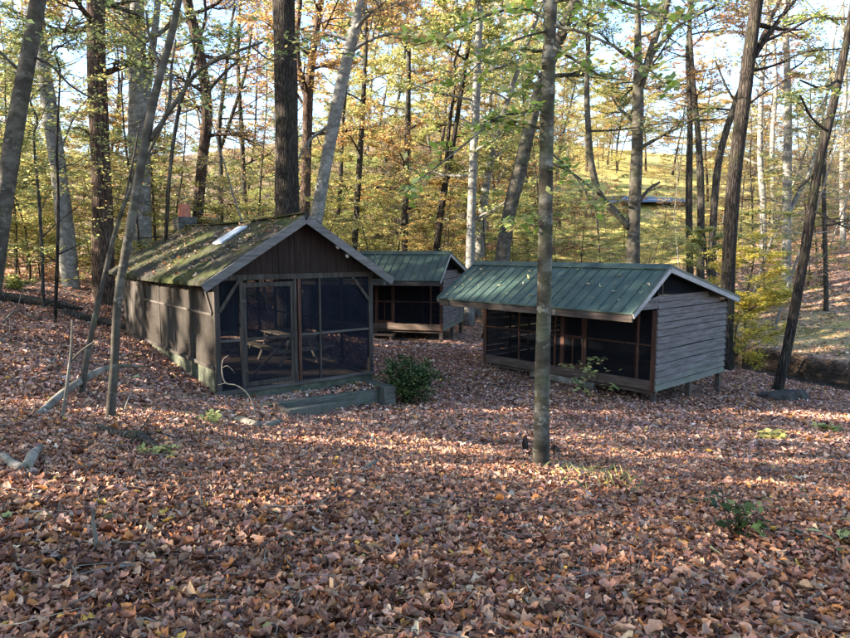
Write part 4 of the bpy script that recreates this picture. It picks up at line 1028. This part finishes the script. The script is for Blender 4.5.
# low weeds beyond the creek
def weeds():
    rng = np.random.default_rng(71); n = 900
    x = rng.uniform(13, 27, n); y = rng.uniform(20, 38, n); sd = creek_sd(x, y)
    k = (sd > 1.3) & (sd < 9) & (vnoise(x, y, 1.4) > -.1); x, y = x[k], y[k]; z = Zs(x, y); P = []
    for a, b_, c in zip(x, y, z):
        h = rng.uniform(.05, .4)
        for _ in range(int(rng.integers(6, 22))): P.append((a + rng.normal(0, .16), b_ + rng.normal(0, .16), c + rng.uniform(.02, h)))
    tag(foliage('undergrowth', P, .1, PAL['weed'], None, rng, .5), 'low green weeds covering the bank beyond the creek', 'weeds', kind='stuff')


weeds()
# grass tuft at the slim beech's foot
rng = np.random.default_rng(31); B = MB(); gc = on(590, 478)
for i in range(150):
    x, y = rng.normal(0, .26), rng.normal(0, .4); z = Z(gc.x + x, gc.y + y) - gc.z
    h = rng.uniform(.05, .15); a = rng.uniform(0, 6.28); lx, ly = rng.normal(0, .08), rng.normal(0, .08); w = .0035
    c, s = math.cos(a) * w, math.sin(a) * w
    B.quadface([(x - c, y - s, z), (x + c, y + s, z), (x + lx * .5 + c * .7, y + ly * .5 + s * .7, z + h * .7), (x + lx + c * .1, y + ly, z + h)])
tag(B.build('grass', simple('dry_grass', [(.12, .14, .04), (.24, .24, .08), (.36, .32, .14)], 5), None, gc), 'thin yellowing grass tuft at the foot of the slim foreground beech', 'grass', kind='stuff')

# ------------------------------------------------------------------ fallen wood
up = lambda v, h: v + Vector((0, 0, h))
g1, g2 = on(36, 420), on(112, 376)
lying('fallen_branch', 'curved grey fallen branch behind the slim saplings at left', 'branch', [up(g1, .03), up(g1.lerp(g2, .35), .16), up(g1.lerp(g2, .75), .2), up(on(122, 374), .16), up(on(146, 372), .1)], [.04, .058, .05, .04, .02], 'dead', 8, wob=.2)
b0 = on(61, 420)
lying('forked_stick', 'bare forked stick standing upright before the fallen branch', 'stick', [up(b0, -.05), at(67, 385, b0.y), at(71, 352, b0.y), at(72, 320, b0.y)], [.022, .019, .015, .008], 'dead', 6, twigs=[([at(70, 362, b0.y), at(82, 350, b0.y), at(100, 338, b0.y)], [.014, .011, .005])])
c0 = on(22, 476)
lying('broken_branch', 'forked chunk of grey branch lying at the left edge', 'branch', [up(on(2, 462), .05), up(on(12, 472), .06), up(on(25, 478), .06), up(on(33, 466), .08), up(on(41, 458), .09)], [.03, .034, .045, .04, .03], 'dead', 8, twigs=[([up(on(25, 476), .05), up(on(27, 488), .03)], [.03, .015]), ([up(on(34, 464), .06), up(on(60, 466), .03), up(on(86, 467), .02)], [.01, .008, .004])])
lying('mossy_branch', 'dark mossy branch lying at the foot of the slim sapling', 'branch', [up(on(95, 430), .04), up(on(118, 441), .07), up(on(142, 446), .08), up(on(166, 458), .03)], [.03, .045, .05, .025], 'grey', 8, twigs=[([up(on(128, 450), .04), up(on(150, 436), .2), up(on(158, 431), .28)], [.012, .009, .004]), ([up(on(140, 446), .08), up(on(160, 444), .1), up(on(182, 447), .06)], [.012, .008, .003])])
for lab, pts, r in (('grey stump chunk lying left of the timber step', [(236, 424), (246, 427), (258, 430)], (.07, .085, .06)),
                    ('short pale log piece lying right of the grey stump chunk', [(266, 431), (272, 428), (279, 425)], (.05, .06, .045))):
    lying('log_piece', lab, 'log', [up(on(*q), .05) for q in pts], r, 'dead', 8)
d0 = on(256, 436)
lying('dead_twig', 'pale bare twig curving up before the screened cabin corner', 'twig', [up(d0, 0), at(257, 420, d0.y), at(250, 397, d0.y), at(238, 386, d0.y), at(226, 383, d0.y), at(222, 372, d0.y), at(223, 360, d0.y), at(229, 355, d0.y)], [.011, .011, .01, .009, .008, .007, .005, .003], 'dead', 6, twigs=[([at(226, 383, d0.y), at(218, 385, d0.y)], [.006, .003]), ([at(222, 368, d0.y), at(228, 366, d0.y), at(235, 373, d0.y)], [.005, .004, .002])])
lying('dark_stake', 'short charred stake standing left of the slim foreground beech', 'stump', [up(on(525, 452), -.02), up(on(525, 452), .1), up(on(525, 452), .2), up(on(525, 452), .24)], [.035, .045, .03, .008], 'dark', 7, wob=.2)
lying('stub', 'small dark stub just right of the slim foreground beech', 'stump', [up(on(555, 455), -.02), up(on(555, 455), .09), up(on(556, 455), .12)], [.06, .06, .035], 'dark', 7, wob=.2)
for lab, pts, r in (('dark log lying along the ground at the far left', [(-10, 268), (20, 280), (48, 288), (62, 296)], (.12, .13, .11, .07)),
                    ('upper log crossing the pile at the far left', [(0, 283), (28, 277), (58, 279), (80, 272)], (.09, .10, .08, .05)),
                    ('mossy log lying before the reddish brown trunk', [(62, 297), (88, 296), (112, 297), (126, 300)], (.11, .13, .12, .08)),
                    ('thin pole resting on the pile of logs at left', [(20, 292), (45, 281), (75, 270)], (.06, .05, .03))):
    yy = 19.5 if 'mossy' not in lab else 18.8
    P = []
    for (px_, py_) in pts:
        q = at(px_, py_, yy); P.append(Vector((q.x, q.y, Z(q.x, q.y) + r[0] * (.9 if 'log lying' in lab or 'mossy' in lab else 2.4))))
    lying('fallen_log', lab, 'log', P, r, 'dark' if 'dark' in lab else 'grey', 9)
lying('fallen_twigs', 'bundle of grey twigs lying on leaves at far left', 'branch', [up(on(2, 325), .05), up(on(18, 318), .2), up(on(36, 322), .1), up(on(52, 318), .05)], [.02, .025, .02, .01], 'dead', 5, twigs=[([up(on(18, 318), .2), up(on(24, 306), .5), up(on(35, 300), .6)], [.015, .01, .004]), ([up(on(10, 322), .1), up(on(10, 335), .1), up(on(3, 345), .05)], [.012, .01, .004]), ([up(on(30, 320), .12), up(on(60, 310), .3), up(on(75, 308), .3)], [.012, .008, .004])])
lying('fallen_twigs', 'thin crooked twig lying behind the fallen branch at left', 'twig', [up(on(40, 375), .03), up(on(52, 366), .05), up(on(60, 352), .1), up(on(62, 342), .06)], [.012, .012, .009, .005], 'dead', 5)
lying('leaning_twig', 'thin twig sticking out of the leaves right of the slim sapling', 'twig', [up(on(122, 420), 0), up(on(128, 412), .15), up(on(137, 402), .35)], [.009, .008, .004], 'dead', 5)
for nm, lab, pts, r, m in (('stick', 'pale stick lying in the left foreground leaves', [(188, 524), (205, 528), (222, 531), (250, 537)], (.012, .014, .014, .012), 'dead'),
                        ('stick', 'small grey stick below the pale one in the left foreground', [(160, 575), (185, 562), (208, 567)], (.007, .008, .006), 'dead'),
                        ('stick', 'long thin twig in the bottom left corner', [(40, 632), (75, 618), (100, 598), (130, 588)], (.004, .005, .005, .003), 'dead'),
                        ('stick', 'thin twig curving off the bottom edge at left', [(95, 612), (115, 622), (130, 640)], (.004, .004, .003), 'dead'),
                        ('stick', 'thin curved twig near the bottom edge right of centre', [(625, 596), (650, 608), (676, 618), (700, 640)], (.005, .007, .006, .006), 'dead'),
                        ('stick', 'long dark stick lying at the right edge of the foreground', [(775, 528), (800, 545), (826, 566), (856, 590)], (.006, .009, .01, .011), 'dark'),
                        ('stick', 'short dark stick lying in the middle foreground', [(424, 507), (440, 506), (455, 503)], (.010, .014, .009), 'dark'),
                        ('stick', 'short dark log left of the slim foreground beech', [(456, 463), (468, 461), (480, 460)], (.02, .025, .02), 'dark'),
                        ('stick', 'thin bent twig leaning under the holly seedling', [(703, 566), (712, 556), (720, 541)], (.005, .006, .003), 'dark'),
                        ('stick', 'twisted grey root piece left of the middle of the clearing', [(366, 474), (374, 468), (381, 466)], (.03, .04, .02), 'dead'),
                        ('stick', 'curved pale twig left of the clearing centre', [(400, 450), (401, 440), (398, 432)], (.006, .007, .004), 'dead')):
    lying(nm, lab, 'stick', [up(on(*q), r[0] + .012) for q in pts], r, m, 6)
s0 = on(95, 560)
lying('upright_stick', 'short broken stick standing upright in the left foreground', 'stick', [up(s0, -.03), at(96, 540, s0.y), at(93, 522, s0.y), at(93, 508, s0.y)], [.013, .012, .011, .005], 'dead', 6, twigs=[([at(93, 522, s0.y), at(97, 505, s0.y), at(98, 490, s0.y)], [.004, .003, .002])])
s0 = on(203, 515)
lying('upright_stick', 'thin pale twig standing upright above the pale lying stick', 'stick', [up(s0, -.02), at(201, 495, s0.y), at(200, 478, s0.y)], [.005, .005, .003], 'dead', 5)
# arched bare branch over the ridge of the nearer hut
lying('arched_branch', 'thin bare branch arching behind the ridge of the nearer hut', 'branch', [up(on(640, 262), 0), at(655, 262, 24), at(672, 261, 24), at(688, 266, 24), at(702, 276, 24), Vector((at(712, 290, 24).x, 24, Z(at(712, 290, 24).x, 24)))], [.03, .035, .035, .03, .025, .02], 'grey', 6) if False else None

# flat stump at right
sp = on(781, 399); t = thing('tree_stump', 'low flat weathered stump beside the leaning trunk at right', 'stump', sp)
rng = np.random.default_rng(8); B = MB(); n = 18; hs = (-.2, .06, .17, .19)
for k, h in enumerate(hs):
    for i in range(n):
        a = 2 * math.pi * i / n; r = (.78, .64, .58, .5)[k] * (1 + .16 * math.sin(3 * a + 1) + .09 * math.sin(7 * a)) 
        B.v.append((math.cos(a) * r * 1.0, math.sin(a) * r * .62, h + .06 * math.sin(a + 2) + .015 * rng.normal()))
for k in range(3):
    for i in range(n): B.f.append((k * n + i, k * n + (i + 1) % n, (k + 1) * n + (i + 1) % n, (k + 1) * n + i))
B.v.append((0, 0, .18)); B.f += [(3 * n + i, 3 * n + (i + 1) % n, 4 * n) for i in range(n)]
B.build('stump_body', M['stump'], t)


# ------------------------------------------------------------------ fallen leaves
LIT = [(5, (.30, .145, .085)), (5, (.44, .245, .155)), (4.5, (.55, .345, .235)), (2.6, (.66, .48, .36)), (6.5, (.12, .055, .036)), (2.2, (.34, .20, .165)), (1.6, (.58, .27, .09)), (.25, (.64, .45, .1)), (.5, (.46, .43, .40)), (.07, (.22, .27, .11))]


def leaf_shapes(n, rows, rng):
    """curled leaves: rows x 3 grid, unit length"""
    prof = {6: np.array([(.02, .17, .23, .21, .15, .03), (.02, .24, .11, .29, .15, .09), (.03, .30, .20, .33, .22, .07), (.02, .13, .18, .16, .11, .02), (.02, .22, .28, .25, .17, .04)]),
            3: np.array([(.04, .25, .02), (.06, .29, .04), (.04, .19, .02)])}[rows]
    w = prof[rng.choice(len(prof), n)]
    t = np.linspace(0, 1, rows)[None].repeat(n, 0); curl = rng.normal(.1, .8, (n, 1)); fold = rng.normal(.25, .5, (n, 1)); tw = rng.normal(0, .9, (n, 1))
    y = np.stack([w, np.zeros_like(w), -w], 2)                       # across
    x = t[:, :, None].repeat(3, 2) - .5
    z = curl[:, :, None] * ((x) ** 2) + fold[:, :, None] * np.abs(y) * 1.2 + tw[:, :, None] * x * y * 1.6
    y = y * (1 + rng.normal(0, .16, y.shape))
    wv = rng.normal(0, .035, (n, rows, 3)); wv[:, :, 1] *= .3
    v = np.stack([x, y, z + wv], 3).reshape(n, rows * 3, 3)
    f = []
    for r in range(rows - 1):
        for c in range(2): f.append((r * 3 + c, r * 3 + c + 1, r * 3 + c + 4, r * 3 + c + 3))
    return v, f


HUTS = [(np.linalg.inv(np.array(m)), ) for m in (M3, M2)]
CMI = np.linalg.inv(np.array(CM))


def sample_ground(n, y0, y1, margin, rng):
    u = rng.uniform(0, 1, n); y = np.sqrt(y0 * y0 + u * (y1 * y1 - y0 * y0)); x = rng.uniform(-1, 1, n) * (.70 * y + margin)
    P = np.stack([x, y, np.zeros(n), np.ones(n)], 1)
    q = P @ CMI.T; keep = ~((q[:, 0] > -.02) & (q[:, 0] < 3.78) & (q[:, 1] > -.02) & (q[:, 1] < 7.75))
    for (mi,) in HUTS:
        q = P @ mi.T; inside = (q[:, 0] > -5.75) & (q[:, 0] < .1) & (q[:, 1] > -1.1) & (q[:, 1] < 4.1)
        keep &= ~(inside & (rng.uniform(0, 1, n) < .8))
    sd = creek_sd(x, y); keep &= ~((np.abs(sd - .45) < 1.0) & (rng.uniform(0, 1, n) < .93))
    bare = np.clip(1 - np.hypot((x - 2.2) / 1.6, (y - 16.6) / 1.2), 0, 1); keep &= rng.uniform(0, 1, n) > bare * .9
    keep &= rng.uniform(0, 1, n) > .55 * np.clip(vnoise(x * 1.3, y, .5) - .1, 0, 1)
    keep &= ~((vnoise(x + 3, y * 1.4, 1.7) > .45) & (y > 10) & (x > 1.5) & (rng.uniform(0, 1, n) < .55))
    g = np.clip(1 - np.hypot((x - 17) / 5, (y - 26.5) / 2.5), 0, 1); keep &= rng.uniform(0, 1, n) > g * .6
    return x[keep], y[keep]


def litter(specs, name):
    for k, (n, y0, y1, mg, rows, size, tilt, zr_) in enumerate(specs):
        rng = np.random.default_rng(500 + k); x, y = sample_ground(n, y0, y1, mg, rng); n = len(x)
        z = Zs(x, y) + rng.uniform(.004, zr_, n)
        T = frames(n, tilt, rng); s = size * np.exp(np.clip(rng.normal(0, .34, n), -.9, .62))
        if rows == 1: v, f = KITE[None].repeat(n, 0) - np.array((.5, 0, 0)), KITE_F
        else: v, f = leaf_shapes(n, rows, rng)
        v = np.einsum('nij,nkj->nki', T, v) * s[:, None, None] + np.stack([x, y, z], 1)[:, None, :]
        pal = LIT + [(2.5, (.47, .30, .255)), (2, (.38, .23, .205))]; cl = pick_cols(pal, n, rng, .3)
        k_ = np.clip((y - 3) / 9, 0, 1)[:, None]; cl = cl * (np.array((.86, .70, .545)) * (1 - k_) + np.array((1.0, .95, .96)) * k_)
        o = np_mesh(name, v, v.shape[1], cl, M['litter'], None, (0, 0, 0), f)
        if rows > 1: pass
        tag(o, ('brown fallen leaves covering the foreground', 'fallen leaves covering the clearing around the huts', 'thin fallen leaves on the far slopes')[k], 'fallen leaves', kind='stuff')


litter([(255000, 1.6, 9.0, 1.2, 6, .056, .33, .04), (210000, 9.0, 22, 1.5, 3, .078, .38, .045), (110000, 22, 60, 2, 1, .13, .4, .05)], 'leaf_litter')

B = MB(); rng = np.random.default_rng(44)
tx, ty = sample_ground(4200, 1.8, 13, 1, rng); tz = Zs(tx, ty)
for x, y, z in zip(tx, ty, tz):
    l = float(rng.gamma(2, .07)) + .05; a = rng.uniform(0, 6.28); d = Vector((math.cos(a), math.sin(a), rng.normal(0, .12)))
    p0 = Vector((x, y, z + rng.uniform(.045, .075))); m = p0 + d * l * .5 + Vector((rng.normal(0, .012), rng.normal(0, .012), rng.normal(0, .01)))
    w_ = rng.uniform(.0018, .0048); B.tube([p0, m, p0 + d * l], [w_, w_ * .85, w_ * .4], 4, cap=False)
tag(B.build('twig_litter', M['dead']), 'small broken twigs strewn among the fallen leaves', 'twigs', kind='stuff')

# leaves lying on the roofs and on the step
def roof_leaves(Mx, n, fn, lab, size, seed, pal=LIT):
    rng = np.random.default_rng(seed); P = np.array([Mx @ Vector(fn(rng)) for _ in range(n)])
    T = frames(n, .5, rng); v, f = leaf_shapes(n, 3, rng); s = size * np.exp(rng.normal(0, .3, n))
    v = np.einsum('nij,nkj->nki', T, v) * s[:, None, None] + P[:, None, :]
    tag(np_mesh('fallen_leaves', v, 9, pick_cols(pal, n, rng, .25), M['litter'], None, (0, 0, 0), f), lab, 'fallen leaves', kind='stuff')


def on_moss(rng):
    while True:
        u = rng.uniform(.1, 2.1); y = rng.uniform(-.25, 7.9)
        if math.sin(u * 2.3 + y * 1.1) + math.sin(y * 2.7 - u) > rng.uniform(-1.2, 2.2): break
    return (1.88 - u, y, 3.64 - .628 * u - .07 * math.sin(math.pi * (y + .35) / 8.35) + .03)


roof_leaves(CM, 520, on_moss, 'brown leaves scattered over the mossy cabin roof', .085, 61, LIT + [(5, (.42, .3, .2))])
roof_leaves(CM, 500, lambda r: (r.uniform(.12, 3.4), r.uniform(-.8, -.05), -.245 + r.uniform(0, .03)), 'brown leaves lying on the timber step', .09, 62)
def on_metal(r):
    y = r.uniform(-1.65, -.1); return (r.uniform(-5.9, .2), y, 3.09 + .61 * (y + .03) + .035)
roof_leaves(M3, 48, on_metal, 'few pale leaves scattered over the green metal roof of the nearer hut', .09, 63, [(2, (.5, .42, .2)), (1, (.45, .36, .26))])
roof_leaves(M2, 16, on_metal, 'few pale leaves on the green metal roof of the farther hut', .09, 64, [(2, (.5, .42, .2)), (1, (.45, .36, .26))])

# ------------------------------------------------------------------ light: low sun from the left, broken by an added leaf curtain there
SEL, SHX, SHY = R(22), -.985, -.17
sv = Vector((SHX * math.cos(SEL), SHY * math.cos(SEL), math.sin(SEL)))
sun_d = bpy.data.lights.new('sun', 'SUN'); sun = bpy.data.objects.new('sun', sun_d); COL.objects.link(sun)
sun_d.energy = 36.0; sun_d.angle = R(.55); sun_d.color = (1.0, .88, .72)
sun.rotation_euler = sv.to_track_quat('Z', 'Y').to_euler(); sun.location = (-60, -10, 40)
w = bpy.data.worlds.new('World'); scene.world = w; w.use_nodes = True
g = N(w.node_tree); w.node_tree.nodes.clear()
sk = g('ShaderNodeTexSky'); sk.sky_type = 'NISHITA'; sk.sun_disc = False; sk.sun_elevation = SEL
sk.sun_rotation = math.atan2(sv.x, sv.y); sk.air_density = 1.0; sk.dust_density = .8; sk.ozone_density = 2.5
bg = g('ShaderNodeBackground'); bg.inputs[1].default_value = .70; wo = g('ShaderNodeOutputWorld')
g.link(sk.outputs[0], bg.inputs[0]); g.link(bg.outputs[0], wo.inputs[0])

# unseen leaf curtain added left of view, gaps shaped to cast sun patches
def woods():
    rng = np.random.default_rng(90); n = 210000
    X = rng.uniform(-44, -22, n); Y = rng.uniform(-16, 36, n); zz = rng.uniform(.5, 20, n)
    keep = Y < np.minimum(40, -X / .72 - 2)                          # out of the photograph's view
    k = (zz + 1.5) / math.tan(SEL)
    xg = X - SHX * k; yg = Y - SHY * k                               # where its shadow lands in the valley
    nz = vnoise(xg * .6, yg, .9) + .8 * vnoise(xg * .35 + 5, yg * .7, .33)
    lit = np.zeros(n)
    wall = (xg > -5.8) & (xg < 3.2) & (yg > 12.0) & (yg < 20)
    lit = np.where(wall & (np.sin(yg * 3.9 + .1 * xg + 1.2 * np.sin(yg * 1.3)) > .05), .997, lit)
    def patch(cx, cy_, rx, ry, am): return am * ((((xg - cx) / rx) ** 2 + ((yg - cy_) / ry) ** 2) < 1)
    for q in ((-.2, 8.5, 2.4, .8, .93), (-5.2, 8.2, 1.6, .55, .97), (3.1, 6.7, 1.7, .42, .97), (4.6, 8.9, 1.8, .42, .94), (1.8, 10.2, 1.4, .4, .9), (6.8, 11.5, 2.2, .5, .94), (9, 14.2, 3, .6, .94), (7.2, 18.9, 2.2, .8, .96), (5.0, 17.3, 1.2, .35, .95), (-2.6, 11.0, 2.2, .45, .9), (-8, 10.5, 2, .6, .9), (1, 5.0, 1.2, .3, .8)):
        lit = np.maximum(lit, patch(*q) * (nz > -.55))
    lit = np.maximum(lit, .85 * ((yg > 21) & (nz > .1)))
    lit = np.maximum(lit, .92 * ((yg > 30)))
    lit = np.maximum(lit, .8 * (nz > .95))
    keep &= rng.uniform(0, 1, n) > lit
    pos = np.stack([X, Y, zz], 1)[keep]
    o = foliage('leaf_curtain', pos, .30, PAL['yellow'], None, rng, .9)
    tag(o, 'unseen curtain of leaves added at the left, gaps shaped to cast sun patches', 'leaf_curtain', kind='stuff')


woods()
